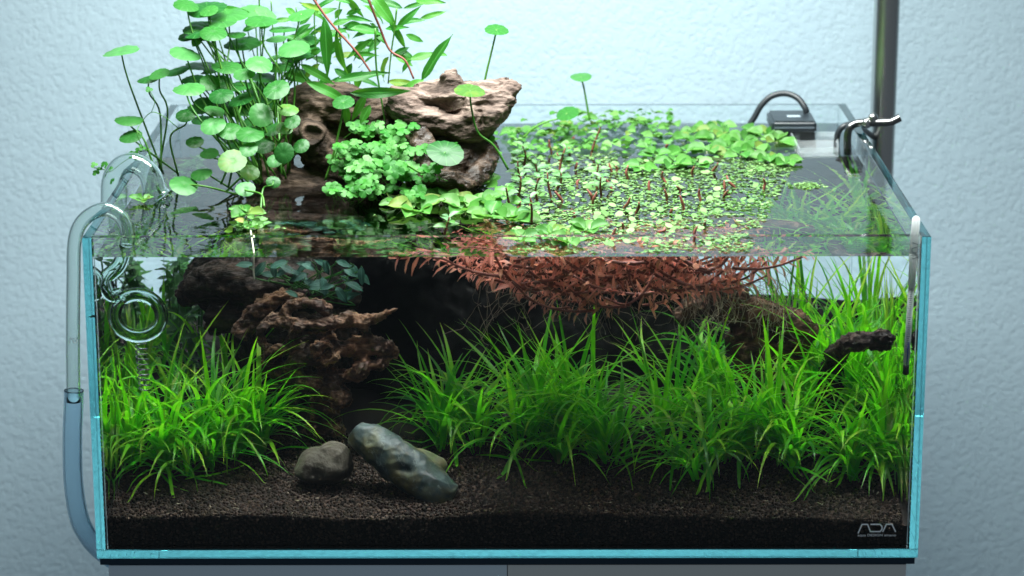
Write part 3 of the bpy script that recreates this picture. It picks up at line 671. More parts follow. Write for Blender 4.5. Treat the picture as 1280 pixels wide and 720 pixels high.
# ------------------------------------------------------------------ pennywort rising from the wood: (x, y, width, height/width, depth, foot)
foot = {'A': (322, 226, 22), 'B': (206, 214, 25), 'C': (348, 214, 24), 'D': (285, 235, 19), 'E': (405, 180, 24), 'F': (330, 262, 15)}
PEN = [(152,62,46,.33,24,'B'),(233,65,38,.48,24,'A'),(234,4,32,.5,26,'A'),(260,9,50,.45,27,'A'),(286,16,52,.4,28,'A'),(268,39,34,.58,24,'A'),(296,42,24,.42,27,'C'),(303,52,46,.45,28,'C'),
 (186,96,27,.45,25,'B'),(200,91,24,.6,24,'B'),(222,86,32,.42,26,'A'),(237,108,38,.48,21,'A'),(257,82,46,.25,28,'A'),(263,101,24,.8,24,'A'),(278,102,28,.8,26,'C'),(284,82,36,.52,24,'C'),(306,91,27,.62,22,'C'),
 (277,117,30,.66,21,'A'),(302,123,34,.5,22,'A'),(300,106,28,.5,26,'C'),(325,78,34,.62,22,'C'),(328,25,40,.4,26,'C'),(346,47,26,.4,27,'C'),(368,58,40,.55,24,'C'),(372,68,32,.4,25,'C'),(346,110,34,.72,20,'C'),
 (162,147,33,.44,24,'B'),(164,169,28,.64,23,'B'),(233,142,24,.78,23,'B'),(269,136,25,.56,22,'A'),(254,149,28,.45,24,'A'),(267,155,31,.74,20,'A'),(327,142,30,.92,20,'C'),(288,162,32,.72,20,'A'),(313,166,33,.62,19,'A'),
 (361,135,26,.62,21,'C'),(366,151,20,.85,20,'C'),(356,159,21,.75,21,'C'),(377,181,20,.85,20,'C'),(291,200,35,.8,17,'D'),(311,185,23,.8,18,'D'),(355,190,26,1.0,18,'C'),(344,200,20,.85,19,'C'),(230,229,36,.62,19,'D'),(252,215,27,.62,20,'D'),
 (307,235,24,.82,15,'F'),(313,214,23,.9,19,'D'),(342,226,17,.9,17,'F'),(316,120,34,.5,28,'C'),(338,128,30,.6,27,'C'),(296,135,30,.6,27,'A'),(255,128,26,.7,26,'A'),(330,95,34,.4,28,'C'),(350,82,30,.45,28,'C'),(244,176,22,.7,23,'A'),(262,190,24,.6,22,'A'),(330,180,26,.75,21,'C'),(318,150,30,.5,25,'C'),(342,160,24,.7,22,'C'),(300,180,26,.5,23,'A')]
pen = thing('pennywort', 'tall pennywort with many round coin leaves rising beside the stump', 'plant', flat(320, 230), 'emersed plants on the wood')
for i, (x, y, w_, asp, d, ft) in enumerate(PEN):
    p = air(x, y, d); r = w_/2/cmpx(d)*1.04; t = math.asin(min(.99, asp))-PITCH
    nrm = np.array([gs(.13), -math.sin(t), math.cos(t)]); nrm[0] += (-.12 if x < 230 else 0)
    inst('leaf', PENNY[i % 6], p, frame((math.cos(i*1.9), math.sin(i*1.9), 0), nrm), (r, r*rng.uniform(.92, 1.05), r), pen)
    fx, fy, fd = foot[ft]; b0 = air(fx+gs(9), fy+gs(3), fd+gs(1.2)); b0[2] = max(min(b0[2], ZW+1.5), ZW-.6)
    h = p[2]-b0[2]; mid = b0*.55+p*.45 + np.array([gs(.5)+(b0[0]-p[0])*-.15, gs(.5), h*.12+.25]); q2 = b0*.18+p*.82+np.array([(p[0]-b0[0])*.08, 0, .1])
    mb = MB(); tube(mb, spline([b0, mid, q2, p-unit(nrm)*r*.08], 6), [.085, .075, .06], 7); obj('stalk', mb, M_stalk, pen)
for i in range(34):
    x, y, d = rng.uniform(238, 388), rng.uniform(4, 140), rng.uniform(25, 31); asp = rng.uniform(.3, .6); w_ = rng.uniform(24, 42)
    p = air(x, y, d); r = w_/2/cmpx(d); t = math.asin(asp)-PITCH; nrm = np.array([gs(.2), -math.sin(t), math.cos(t)])
    inst('leaf', PENNY[i % 6], p, frame((math.cos(i*1.3), math.sin(i*1.3), 0), nrm), r, pen)
    b0 = air(330+gs(22), 205+gs(8), 26); b0[2] = max(min(b0[2], ZW+2.5), ZW)
    mb = MB(); tube(mb, spline([b0, b0*.5+p*.5+np.array([gs(.7), gs(.5), .3]), p], 6), [.08, .06], 6); obj('stalk', mb, M_stalk, pen)
pn2 = 'lone pennywort leaves near the pale log'
for (x, y, w_, asp, d, path, lab) in ((588,113,40,.45,20,[(636,212),(618,182),(598,165),(590,135)], 'single pennywort leaf on a curved stalk before the pale log'), (622,37,31,.5,27,[(604,120),(608,95),(614,70)], 'single pennywort leaf standing high above the pale log'),
        (557,190,46,.72,17,[(510,206),(525,215),(535,214),(546,205)], 'large drop shaped pennywort leaf over the wet wood'), (430,127,29,.62,21,[(407,225),(418,190),(427,150)], 'single pennywort leaf before the barky stump'),
        (727,96,26,.5,40,[(738,150),(735,135),(731,112)], 'small pennywort leaf standing above the back floating plants'), (710,142,30,.6,38,[(655,172),(668,160),(685,152),(700,148)], 'pale pennywort leaf low over the back floating plants')):
    p = air(x, y, d); t_ = thing('pennywort', lab, 'plant', air(*path[0], d), pn2); r = w_/2/cmpx(d); t = math.asin(asp)-PITCH
    inst('leaf', PENNY[(x*3) % 6], p, frame((1, .3, 0), (gs(.1), -math.sin(t), math.cos(t))), r, t_)
    mb = MB(); tube(mb, spline([air(u, v, d) for u, v in path]+[p], 6), [.1, .085, .07], 7); obj('stalk', mb, M_stalk, t_)
# creeping shoots at the side rim
sh = thing('creeping_shoot', 'thin wiry shoot with tiny leaves trailing over the side rim', 'plant', air(170, 200, 22))
CL = meshes('lobed_leaf', [tri_leaf(i) for i in range(5)], M_clover)
mb = MB(); tube(mb, spline([air(225, 160, 23), air(205, 144, 23), air(190, 139, 23), air(177, 152, 23), air(172, 165, 22), air(180, 185, 22)], 6), .035, 6); tube(mb, spline([air(190, 139, 23), air(194, 125, 23), air(187, 110, 23)], 6), .03, 6)
tube(mb, spline([air(190, 185, 22), air(165, 192, 22), air(140, 210, 22), air(118, 208, 22)], 6), .035, 6); obj('stem', mb, M_stalk, sh)
for (x, y) in ((187,110),(118,204),(124,210),(120,214),(130,203),(135,206),(165,190),(173,186),(178,183),(141,224),(172,193)):
    inst('leaf', CL[x % 5], air(x, y, 22), frame((1, 0, 0), (gs(.3), -.6, .8)), .32, sh)

# ------------------------------------------------------------------ willow-leaved plant: stems and leaves (base, tip, width, depth)
WL = meshes('willow_leaf', [long_leaf(i, .22, .25+.2*(i % 4), .3, 10, 5, .8, 1.0) for i in range(5)], M_willow)
wil = thing('willow_leaf_plant', 'tall plant with narrow willow like leaves on red stems above the wood', 'plant', air(450, 110, 27), 'emersed plants on the wood')
for pts_, d, r in (([(385,-14),(412,25),(447,65),(466,92)],25,.1),([(455,-20),(466,10),(475,32),(488,62),(507,75),(518,98)],25,.1),([(470,35),(471,80),(476,115),(483,158)],24,.08),([(497,10),(494,38),(490,65),(486,104)],26,.07),([(398,-10),(394,20),(396,60),(400,110)],29,.06),([(428,-10),(424,25),(430,70),(440,110)],29,.06),
        ([(325,-10),(326,40),(328,100)],29,.06),([(340,0),(342,35),(350,100)],30,.05),([(371,8),(375,40),(380,100)],30,.05),([(362,66),(372,82),(384,100)],25,.08),([(308,25),(315,55),(330,110)],30,.05)):
    mb = MB(); tube(mb, spline([air(x, y, d) for x, y in pts_], 6), [r*1.1, r*.8], 7); obj('stem', mb, M_redstem if r > .09 else M_stalk, wil)
WLL = [(404,20,414,92,16,24),(423,38,428,96,13,25),(438,36,482,34,12,26),(384,100,445,124,14,23),(376,78,421,104,12,24),(418,103,484,86,12,24),(438,114,510,113,14,23),(486,70,470,103,13,25),(505,112,529,97,13,26),(527,99,560,45,17,24),(513,76,546,63,11,27),(508,42,532,50,9,28),
 (465,-6,498,28,16,25),(488,22,512,64,9,27),(447,52,472,56,8,28),(356,46,386,49,9,28),(276,7,323,16,11,29),(341,27,371,18,7,30),(304,37,323,27,9,29),(240,56,255,34,14,27),(462,130,452,154,12,23),(390,30,368,44,9,28),(400,60,380,75,10,28),(430,12,412,24,8,29),(436,-6,454,22,9,28),(452,10,432,18,8,28),(480,45,462,62,9,27),
 (497,35,522,8,9,28),(500,28,528,20,8,29),(470,70,448,80,9,27),(445,66,418,70,10,28),(500,60,520,72,8,28),(440,78,430,104,10,28),(455,88,440,118,10,26),(486,100,520,104,10,27),(400,78,378,98,10,27),(412,90,398,118,10,26),(384,60,360,66,9,29),(350,70,372,82,9,29),(334,50,312,60,8,30),(326,36,344,24,8,30),(375,30,392,12,8,30),(372,20,356,6,8,30),(396,10,414,-6,9,30),(460,118,440,150,11,24),(432,130,436,158,10,24),(492,120,506,104,11,25),(515,74,500,90,8,26),(470,40,486,52,8,27),(560,70,543,64,6,27)]
for k in range(46):
    x0, y0 = rng.uniform(372, 530), rng.uniform(-5, 112); sg = rng.choice((-1, 1)); WLL.append((x0, y0, x0+sg*rng.uniform(16, 40), y0+rng.uniform(-18, 24), rng.uniform(6, 11), rng.uniform(26, 31)))
for i, (x0, y0, x1, y1, w_, d) in enumerate(WLL):
    a, b2 = air(x0, y0, d), air(x1, y1, d+gs(.8)); ln = np.linalg.norm(b2-a)
    inst('leaf', WL[i % 5], a, leaf_rot(b2-a, (gs(.3), -.75, .6+gs(.2))), (w_/cmpx(d)/.22, ln*1.06, ln), wil)

# ------------------------------------------------------------------ small lobed plant spilling over the wood
clo = thing('lobed_pennywort', 'mound of small bright lobed leaves spilling down between the wood pieces', 'plant', flat(500, 255), 'emersed plants on the wood')
spots = []
for (cx, cy_, rx, ry, d0, n) in ((455,158,18,10,23,10),(485,165,28,10,22.5,18),(450,190,42,16,20.5,34),(495,190,38,16,20.5,34),(530,195,22,16,20,14),(470,212,42,12,18.5,34),(520,215,32,10,18,20),(430,205,16,16,20,10),(445,235,35,12,16.5,26),(470,228,26,10,17,14),(605,178,14,10,24,6),(560,183,10,8,22,4),(510,160,15,8,22,8),(520,238,18,8,16,8)):
    for k in range(n):
        a = rng.uniform(0, 6.28); q = math.sqrt(rng.uniform()); spots.append((cx+rx*q*math.cos(a), cy_+ry*q*math.sin(a), d0+gs(.7)))
for i, (x, y, d) in enumerate(spots):
    p = air(x, y, d); t = rng.uniform(.25, .95)
    inst('leaf', CL[i % 5], p, frame((math.cos(i), math.sin(i), 0), (gs(.25), -math.sin(t), math.cos(t))), rng.uniform(.42, .62), clo)
mb = MB()
for i, (x, y, d) in enumerate(spots):
    p = air(x, y, d); tube(mb, spline([p+np.array([gs(.6), 1.+abs(gs(.6)), -1.3]), p+np.array([gs(.2), .5, -.4]), p], 3), .03, 4, False)
o = obj('stalks', mb, M_stalk, clo); o['kind'] = 'stuff'

# ================================================================== floating plants
ORD = ['leftmost', 'second', 'third', 'fourth', 'fifth', 'sixth', 'seventh', 'eighth', 'ninth', 'tenth', 'eleventh', 'twelfth', 'thirteenth', 'fourteenth', 'fifteenth', 'sixteenth', 'seventeenth', 'eighteenth', 'nineteenth',
       'twentieth'] + ['twenty ' + t for t in ('first', 'second', 'third', 'fourth', 'fifth', 'sixth', 'seventh', 'eighth', 'ninth')] + ['thirtieth'] + ['thirty ' + t for t in ('first', 'second', 'third', 'fourth', 'fifth', 'sixth', 'seventh', 'eighth', 'ninth')]
def nth(seq):
    """rank of each entry counted from the left"""
    order = sorted(range(len(seq)), key=lambda i: seq[i][0]); r = [0]*len(seq)
    for k, i in enumerate(order): r[i] = k
    return [ORD[k] + ('' if k == 0 else ' from the left') for k in r]
FT = [long_leaf(i+40, .86, .35, .0, 8, 6, .9, .55, .03, .5) for i in range(5)]
FL = meshes('floating_leaf', FT, M_float)
def rosette(x, y, n, size, label, group, tilt=(.15, .8), up=.1, me=FL, spread=(0, 6.28), roots=3):
    c = flat(x, y, ZW+up); t_ = thing('floating_plant', label, 'floating plant', c, group); a0 = rng.uniform(0, 6.28)
    for k in range(n):
        a = spread[0]+(a0+2*math.pi*k/n+gs(.25)) % (spread[1]-spread[0]+1e-6); tl = rng.uniform(*tilt); d = np.array([math.cos(a)*math.cos(tl), math.sin(a)*math.cos(tl), math.sin(tl)*.75])
        nrm = np.array([-math.cos(a)*math.sin(tl)+gs(.12), -math.sin(a)*math.sin(tl)-.42, 1.]); s_ = size*rng.uniform(.75, 1.2)
        inst('leaf', me[(k+int(x)) % len(me)], c+np.array([math.cos(a), math.sin(a), 0])*size*.16+np.array([0, 0, rng.uniform(0, .25)*(k % 2)]), leaf_rot(d, nrm), s_, t_)
    if roots:
        mb = MB()
        for k in range(roots): tube(mb, spline([c+np.array([0, 0, 0]), c+np.array([gs(.15), gs(.15), -.8]), c+np.array([gs(.3), gs(.3), -1.6-rng.uniform(0, 1)])], 4), [.03, .015], 5, False)
        o = obj('roots', mb, M_root, t_); o['kind'] = 'stuff'
    return t_
gA = 'round leaved floaters before the wet wood'
for x, y, n, s_, lab in ((500,256,6,1.77,'round leaved floating plant at the dark water end of the front raft'),(522,262,7,1.83,'round leaved floating plant of the front raft, nearest the front pane'),(526,240,5,1.65,'round leaved floating plant touching the small lobed leaves'),(552,252,6,1.83,'round leaved floating plant in the front raft below the wet wood'),(580,262,6,1.77,'round leaved floating plant in the middle of the front raft'),
        (562,238,4,1.59,'small round leaved floating plant against the wet wood'),(600,256,6,1.83,'round leaved floating plant joining the two halves of the front raft'),(612,272,6,1.83,'round leaved floating plant at the near edge of the front raft'),(604,234,5,1.71,'round leaved floating plant behind the middle of the front raft'),(640,276,6,1.77,'round leaved floating plant at the red stubs end of the front raft'),(628,254,5,1.65,'round leaved floating plant beside the pale leaved shoots')):
    rosette(x, y, n, s_, lab, gA)
gB = 'floaters against the front pane'
for x, y, n, s_, lab in ((652,302,6,1.35,'floating plant pressed to the front pane above the red plants'),(690,296,7,1.45,'larger floating plant behind the front pane above the red plants'),(712,304,6,1.4,'floating plant touching the front pane where duckweed begins'),(735,288,5,1.35,'floating plant standing alone among duckweed near the front pane')):
    rosette(x, y, n, s_, lab, gB)
gC = 'round floaters in the far raft'
FAR = ((842,206,6,1.5),(855,190,6,1.45),(870,208,5,1.5),(884,190,6,1.5),(895,176,6,1.5),(912,186,6,1.45),(908,170,6,1.5),(930,178,6,1.5),(940,168,5,1.4),(956,172,6,1.5),(972,178,5,1.5),(945,188,6,1.5),(926,196,5,1.4),(962,200,6,1.4),(985,205,6,1.3),(900,160,5,1.4),(880,164,5,1.3),(862,175,5,1.3),(868,166,4,1.2),(820,196,5,1.3),(803,212,5,1.3))
for (x, y, n, s_), o_ in zip(FAR, nth(FAR)):
    rosette(x, y, n, s_, 'pale round floating plant, ' + o_ + ' in the far raft by the device', gC, (.05, .4))
# raft of dense leaves at the back
FS = [long_leaf(i+60, .8, .4, 0, 5, 4, .9, .6, .03, .5) for i in range(4)]
FSM = meshes('raft_leaf', FS, M_float)
gD = 'leafy clumps of the back raft'
for (x, y, n, lab) in ((640,178,26,'clump of bright raft leaves right behind the pale log end'),(672,172,30,'clump of raft leaves under the low pennywort leaf'),(705,168,30,'clump of raft leaves behind the low pennywort leaf'),(735,166,30,'clump of raft leaves in the middle of the back raft'),(768,162,30,'taller clump of raft leaves at the crest of the back raft'),(800,160,28,'taller clump of raft leaves at the back pane'),(825,166,20,'clump of raft leaves at the open water end of the back raft'),
        (660,192,22,'clump of raft leaves before the back raft near the wet wood'),(705,188,28,'clump of raft leaves at the near edge of the back raft'),(745,186,28,'clump of raft leaves between back raft and duckweed'),(785,186,26,'clump of raft leaves beside the far round floaters'),(815,180,18,'small clump of raft leaves before the crest')):
    c = flat(x, y); t_ = thing('raft_plant', lab, 'floating plant', c, gD); hh = 1.5 if y < 170 else .6
    for k in range(n):
        q = c+np.array([gs(1.35), gs(1.6), .15+abs(gs(.45))*hh]); q[1] = min(q[1], 46.8); a = rng.uniform(0, 6.28); tl = rng.uniform(-.1, .35)
        inst('leaf', FSM[k % 4], q, leaf_rot((math.cos(a), math.sin(a), tl), (gs(.25), -.25+gs(.25), 1)), rng.uniform(.5, 1.15), t_)
# duckweed: thousands of specks
mb = MB(); hexa = [(math.cos(k*math.pi/3), math.sin(k*math.pi/3)) for k in range(6)]
def duck(x, y):
    c = flat(x, y, ZW+.03)
    if not (-29 < c[0] < 29 and 1. < c[1] < 47): return
    a = rng.uniform(0, 6.28); r_ = rng.uniform(.06, .125); rd = rng.uniform(.01, .99)
    for j in range(rng.integers(2, 5)):
        b_ = a+j*2.2+gs(.2); o_ = c+np.array([math.cos(b_)*r_*.95, math.sin(b_)*r_*.95, rng.uniform(0, .05)])
        tx, ty = gs(.25), -.12+gs(.2)
        mb.add([o_+np.array([u*r_*(1.2 if abs(math.cos(b_)) > .5 else .8), v*r_, u*r_*tx - v*r_*ty*-1]) for u, v in hexa], [tuple(range(6))], None, rd)
for k in range(6500):
    x = rng.uniform(640, 990); y = rng.uniform(190, 316); edge = 990-max(0, y-215)*.55
    if x > edge: continue
    dens = mn.noise(Vector((x*.018, y*.05, 3.))) + .28 + (.25 if 205 < y < 285 else -.1)
    if rng.uniform(-.15, .6) < dens: duck(x, y)
for k in range(150): duck(950+gs(18), 212+gs(5)); duck(1010+gs(8), 233+gs(2))
for k in range(40): duck(870+gs(40), 303+gs(6)); duck(400+gs(90), 275+gs(14))if k % 7 == 0 else None
for k in range(420):
    x = rng.uniform(640, 970); y = rng.uniform(196, 305)
    if x > 975-max(0, y-215)*.6 or mn.noise(Vector((x*.03, y*.07, 9.)))+.15 < rng.uniform(-.3, .5): continue
    c = flat(x, y, ZW+.08+rng.uniform(0, .12)); r_ = rng.uniform(.15, .32); tx, ty = gs(.2), .25+gs(.2); rd = rng.uniform(.01, .45)
    mb.add([c+np.array([u*r_, v*r_, u*r_*tx+v*r_*ty]) for u, v in [(math.cos(q*.628), math.sin(q*.628)) for q in range(10)]], [tuple(range(10))], None, rd)
o = obj('duckweed', mb, M_duck, None, False); o['kind'] = 'stuff'; o['label'] = 'tiny yellow green duckweed specks floating over the open water'; o['category'] = 'duckweed'
# pale leaved shoots standing out of the water
PL = meshes('pale_leaf', [long_leaf(i+80, .55, .5, .1, 7, 5, .85, .7, .02, .3) for i in range(4)], M_pale)
gE = 'pale leaved shoots standing out of the water'
shoots = [(652,232,2.0,22),(637,258,1.5,20),(672,252,1.9,19),(690,250,2.1,20),(648,246,1.6,20),(676,228,1.5,25),(656,205,1.6,28),(697,238,1.4,23),(746,238,2.0,22),(752,246,1.6,20),(665,280,2.0,12),(740,192,2.2,38),(700,216,2.0,30),(556,296,1.4,6.5)]
SO = nth(shoots)
for i, (x, y, h, _d) in enumerate(shoots):
    c = flat(x, y); lab = 'pale green leafy shoot on a red stem near the front raft'
    lab = 'pale leafy shoot on a thin red stem, ' + SO[i] + ' among such shoots'
    if i == 13: lab = 'small pale shoot standing in dark water just behind the front pane'
    if i == 11: lab = 'pale leafy shoot growing tall out of the back raft'
    t_ = thing('leafy_shoot', lab, 'plant', c, gE); top = c+np.array([gs(.3), gs(.3), h])
    mb = MB(); tube(mb, spline([c+np.array([gs(.2), gs(.2), -1.2]), c, (c+top)/2+np.array([gs(.1), 0, 0]), top], 4), [.11, .1, .06], 8); obj('stem', mb, M_redstem, t_)
    for lev in range(3):
        q = c+(top-c)*(.5+.25*lev); a = lev*1.57+i
        for s_ in (0, math.pi):
            a2 = a+s_; inst('leaf', PL[(lev+i) % 4], q, leaf_rot((math.cos(a2), math.sin(a2), .35+.3*(lev == 2)), (gs(.15), -.35, 1)), rng.uniform(.85, 1.3)*(1 if lev < 2 else .7), t_)
# bare red stubs and buds
gF = 'red stubs poking through the duckweed'
stubs = [(697,236),(703,252),(663,258),(648,262),(771,215),(765,238),(785,224),(741,256),(765,216),(891,216),(833,230),(866,222),(906,238),(919,236),(955,238),(905,248),(834,252),(855,262),(850,240),(876,252),(812,240),(720,212),(740,250),(722,232),(795,268),(780,262),(838,268),(881,284),(868,298),(822,292),(720,280),(779,288),(762,300),(700,205),(713,196),(715,176),(833,185),(690,190)]
SO = nth(stubs)
for i, (x, y) in enumerate(stubs):
    c = flat(x, y); h = rng.uniform(.35, 1.1); lab = 'short red brown stub in the duckweed, ' + SO[i] + ' of the stubs'
    t_ = thing('red_stub', lab, 'stem', c, gF); top = c+np.array([gs(.25), gs(.25), h])
    mb = MB(); tube(mb, spline([c+np.array([0, 0, -1.]), c, (c+top)/2+np.array([gs(.08), gs(.08), 0]), top], 4), [.08, .1, .125, .06], 7); obj('stem', mb, M_redstem, t_)
    if i % 3 == 0:
        for s_ in range(2):
            a = rng.uniform(0, 6.28); inst('leaf', PL[(i+s_) % 4], c+(top-c)*.8, leaf_rot((math.cos(a), math.sin(a), .4), (0, -.3, 1)), .6, t_)
# floating clumps at the pipes
rosette(178, 250, 6, 1.0, 'little bright green floating plant between the two glass pipes', 'floaters by the glass pipes', (.2, .9))
t_ = rosette(309, 268, 7, 1.25, 'yellow green floating plant with one long white root near the front pane', 'floaters by the glass pipes', (.1, .6))
c = flat(313, 284); mb = MB()
for k in range(26): 
    q = c+np.array([gs(.55), gs(.8), abs(gs(.15))]); a = rng.uniform(0, 6.28); put(mb, FS[k % 4], q, leaf_rot((math.cos(a), math.sin(a), .5), (gs(.4), -.6, 1)), rng.uniform(.5, .9), rng.uniform())
obj('young_leaves', mb, M_float, t_)
r0 = wat(317, 322, 2.2); r0[2] = ZW
mb = MB(); tube(mb, spline([c, r0, wat(317, 335, 2.2), wat(318, 350, 2.2)], 5), .06, 6); obj('long_root', mb, M_root, t_)

# ================================================================== red plants under the surface
RT_ = [long_leaf(i+100, .25, .5+.2*i, .2, 6, 3, .85, .75, .02) for i in range(4)]
RL = meshes('red_leaf', RT_, M_red)
def sprig_path(x, y, d, seed):
    r_ = random.Random(seed); p = wat(x, y, d); a = r_.uniform(-.7, .7)+(0 if r_.random() < .5 else math.pi); pts_ = [p]
    v = np.array([math.cos(a), math.sin(a)*.6, r_.uniform(-.35, .35)])
    for k in range(5):
        v = unit(v+np.array([r_.gauss(0, .15), r_.gauss(0, .15), .16])); pts_.append(pts_[-1]+v*r_.uniform(.9, 1.4))
    P = np.array(pts_); P[:, 2] = np.minimum(P[:, 2], ZW-.15); P[:, 1] = np.maximum(P[:, 1], 1.3); return spline(P, 4)
def sprig_leaves(P, seed):
    r_ = random.Random(seed); n = len(P); out = []
    for k in range(2, n, 2):
        T = unit(P[min(k+1, n-1)]-P[k-1]); a = (k//2)*1.57+seed
        u = unit(np.cross(T, (.3, .2, 1))); w2 = np.cross(T, u)
        for s_ in (0, math.pi):
            d = math.cos(a+s_)*u+math.sin(a+s_)*w2+T*r_.uniform(.5, 1.)
            q = P[k]; 
            if q[1]+d[1] < 1.0: d[1] = abs(d[1])
            if q[2] > ZW-.8 and d[2] > .3: d[2] = .1
            out.append((q, leaf_rot(d, T+np.array([0, -.2, .5])), r_.uniform(.8, 1.6)*(1 if k < n-3 else .7)))
    return out
gR = 'red sprigs hanging under the surface'
REDS = []
for i in range(30):
    u = rng.uniform(); x = 605+285*u; REDS.append((x, 334+rng.uniform(0, 42)*(.5+.5*math.sin(math.pi*u)), rng.uniform(2.6, 6.5)))
REDS[0] = (572, 334, 3.); REDS[1] = (630, 345, 2.6); REDS[2] = (640, 326, 2.2); REDS[3] = (806, 328, 2.2); REDS[4] = (915, 335, 3.)
SO = nth(REDS)
for i, (x, y, d) in enumerate(REDS):
    P = sprig_path(x, y, d, i+5); lab = 'red leaved sprig under the surface, ' + SO[i] + ' of the hanging sprigs'
    if i == 0: lab = 'small coral red sprig apart from the red mat, next to black water'
    t_ = thing('red_sprig', lab, 'plant', P[0], gR)
    mb = MB(); tube(mb, P, [.13, .08], 6); obj('stem', mb, M_redstem, t_)
    for k, (q, R, s_) in enumerate(sprig_leaves(P, i)): inst('leaf', RL[k % 4], q, R, (s_*1.05, s_*1.1, s_), t_)
mbl, mbs, mbr = MB(), MB(), MB()
for i in range(62):
    u = rng.uniform(); x = 640+255*u; d = rng.uniform(4.5, 15); y = 330+rng.uniform(0, 62)*(.6+.4*math.sin(math.pi*u)); P = sprig_path(x, y-max(0, d-7)*1.2, d, 500+i); rd = rng.uniform(.02, .98)
    tube(mbs, P, [.12, .07], 5, rnd=rd)
    for k, (q, R, s_) in enumerate(sprig_leaves(P, i)): put(mbl, RT_[k % 4], q, R, s_, (rd*.3+rng.uniform(0, .7)))
for i in range(170):
    x = rng.uniform(600, 985) if i % 3 else rng.uniform(860, 1000); d = rng.uniform(2.5, 14); a = wat(x, rng.uniform(335, 385), d)
    P = [a]; v = np.array([gs(.6), gs(.5), -.9])
    for k in range(6): v = unit(v+np.array([gs(.45), gs(.35), -.1+gs(.35)])); P.append(P[-1]+v*rng.uniform(.4, .9))
    P = np.array(P); P[:, 2] = np.minimum(P[:, 2], ZW-.1); P[:, 1] = np.maximum(P[:, 1], 1.1); tube(mbr, spline(P, 3), .02, 4, False)
mat_ = thing('red_plant_mat', 'tangled mat of red and olive leaves filling the space below the floaters', 'plant', wat(760, 350, 8))
for nm, m_, mm in (('leaves', mbl, M_red), ('stems', mbs, M_redstem), ('roots', mbr, M_rootbr)):
    o = obj(nm, m_, mm, mat_); o['kind'] = 'stuff'
for nm, pts_, r in (('runner', [(640,352),(665,375),(690,385),(712,384)], .12), ('runner', [(755,372),(780,381),(800,370),(818,345)], .13), ('runner', [(786,338),(788,352),(795,365)], .12), ('runner', [(755,326),(790,331),(800,331)], .1)):
    mb = MB(); tube(mb, spline([wat(x, y, 2.6) for x, y in pts_], 6), r*.7, 7); obj(nm, mb, M_redstem, mat_)

# ================================================================== dark leafy plant on the sunken wood, and stems at the back
BL = meshes('dark_leaf', [long_leaf(i+140, .42, .6, .15, 8, 5, .85, .8, .03) for i in range(4)], M_buce)
bu = thing('dark_leaf_plant', 'small dark teal leaved plant clinging to the sunken wood', 'plant', wat(395, 355, 15))
spots = [(360,325),(365,336),(376,329),(385,341),(394,335),(414,335),(429,336),(379,350),(419,358),(431,352),(447,340),(373,370),(432,374),(326,341),(340,328),(350,332),(402,345),(408,352),(390,326),(405,325),(420,326),(438,328),(332,326),(318,330),(345,344),(370,345),(400,360),(412,366),(440,356),(452,332),(386,360),(425,344)]
for i, (x, y) in enumerate(spots):
    d = 14.5+gs(.8); p = wat(x, y, d); a = rng.uniform(0, 6.28); inst('leaf', BL[i % 4], p, leaf_rot((math.cos(a), -.3, .5*math.sin(a)-.1), (gs(.3), -.7, .7)), rng.uniform(1.1, 1.6), bu)
mb = MB()
for i, (x, y) in enumerate(spots):
    p = wat(x, y, 14.8); tube(mb, spline([p, p+np.array([gs(.3), .5, -.5]), wat(395+gs(20), 362+gs(5), 16.5)], 4), .05, 5, False)
obj('stems', mb, M_moss, bu)['kind'] = 'stuff'
ML = meshes('dim_leaf', [long_leaf(i+160, .35, .5, .1, 6, 3) for i in range(3)], M_moss)
BST = ((226,30,325),(240,26,335),(252,32,328),(214,36,330),(262,24,345),(132,40,326),(152,43,330),(204,40,326),(218,27,340),(120,30,335)); SO = nth(BST)
for i, (x, d, top) in enumerate(BST):
    c = wat(x, 470, d); c[0] = max(c[0], -27.2); c[2] = soil_z(c[0], d); t1_ = wat(x+gs(10), top, d); t1_[0] = max(t1_[0], -27.2); t1_[2] = min(t1_[2], ZW-.4)
    t_ = thing('background_stem', 'dim green stem plant behind the glass ring, ' + SO[i] + ' of the shaded stems', 'plant', c, 'stem plants behind the glass ring')
    P = spline([c, c*.6+t1_*.4+np.array([gs(.6), gs(.6), 0]), t1_], 8); mb = MB(); tube(mb, P, [.12, .08], 6); obj('stem', mb, M_moss, t_)
    for k in range(3, len(P)):
        for s_ in range(2):
            a = rng.uniform(0, 6.28); inst('leaf', ML[k % 3], P[k], leaf_rot((math.cos(a), math.sin(a), gs(.7)), (gs(.5), -.4, 1)), rng.uniform(.9, 2.1), t_)

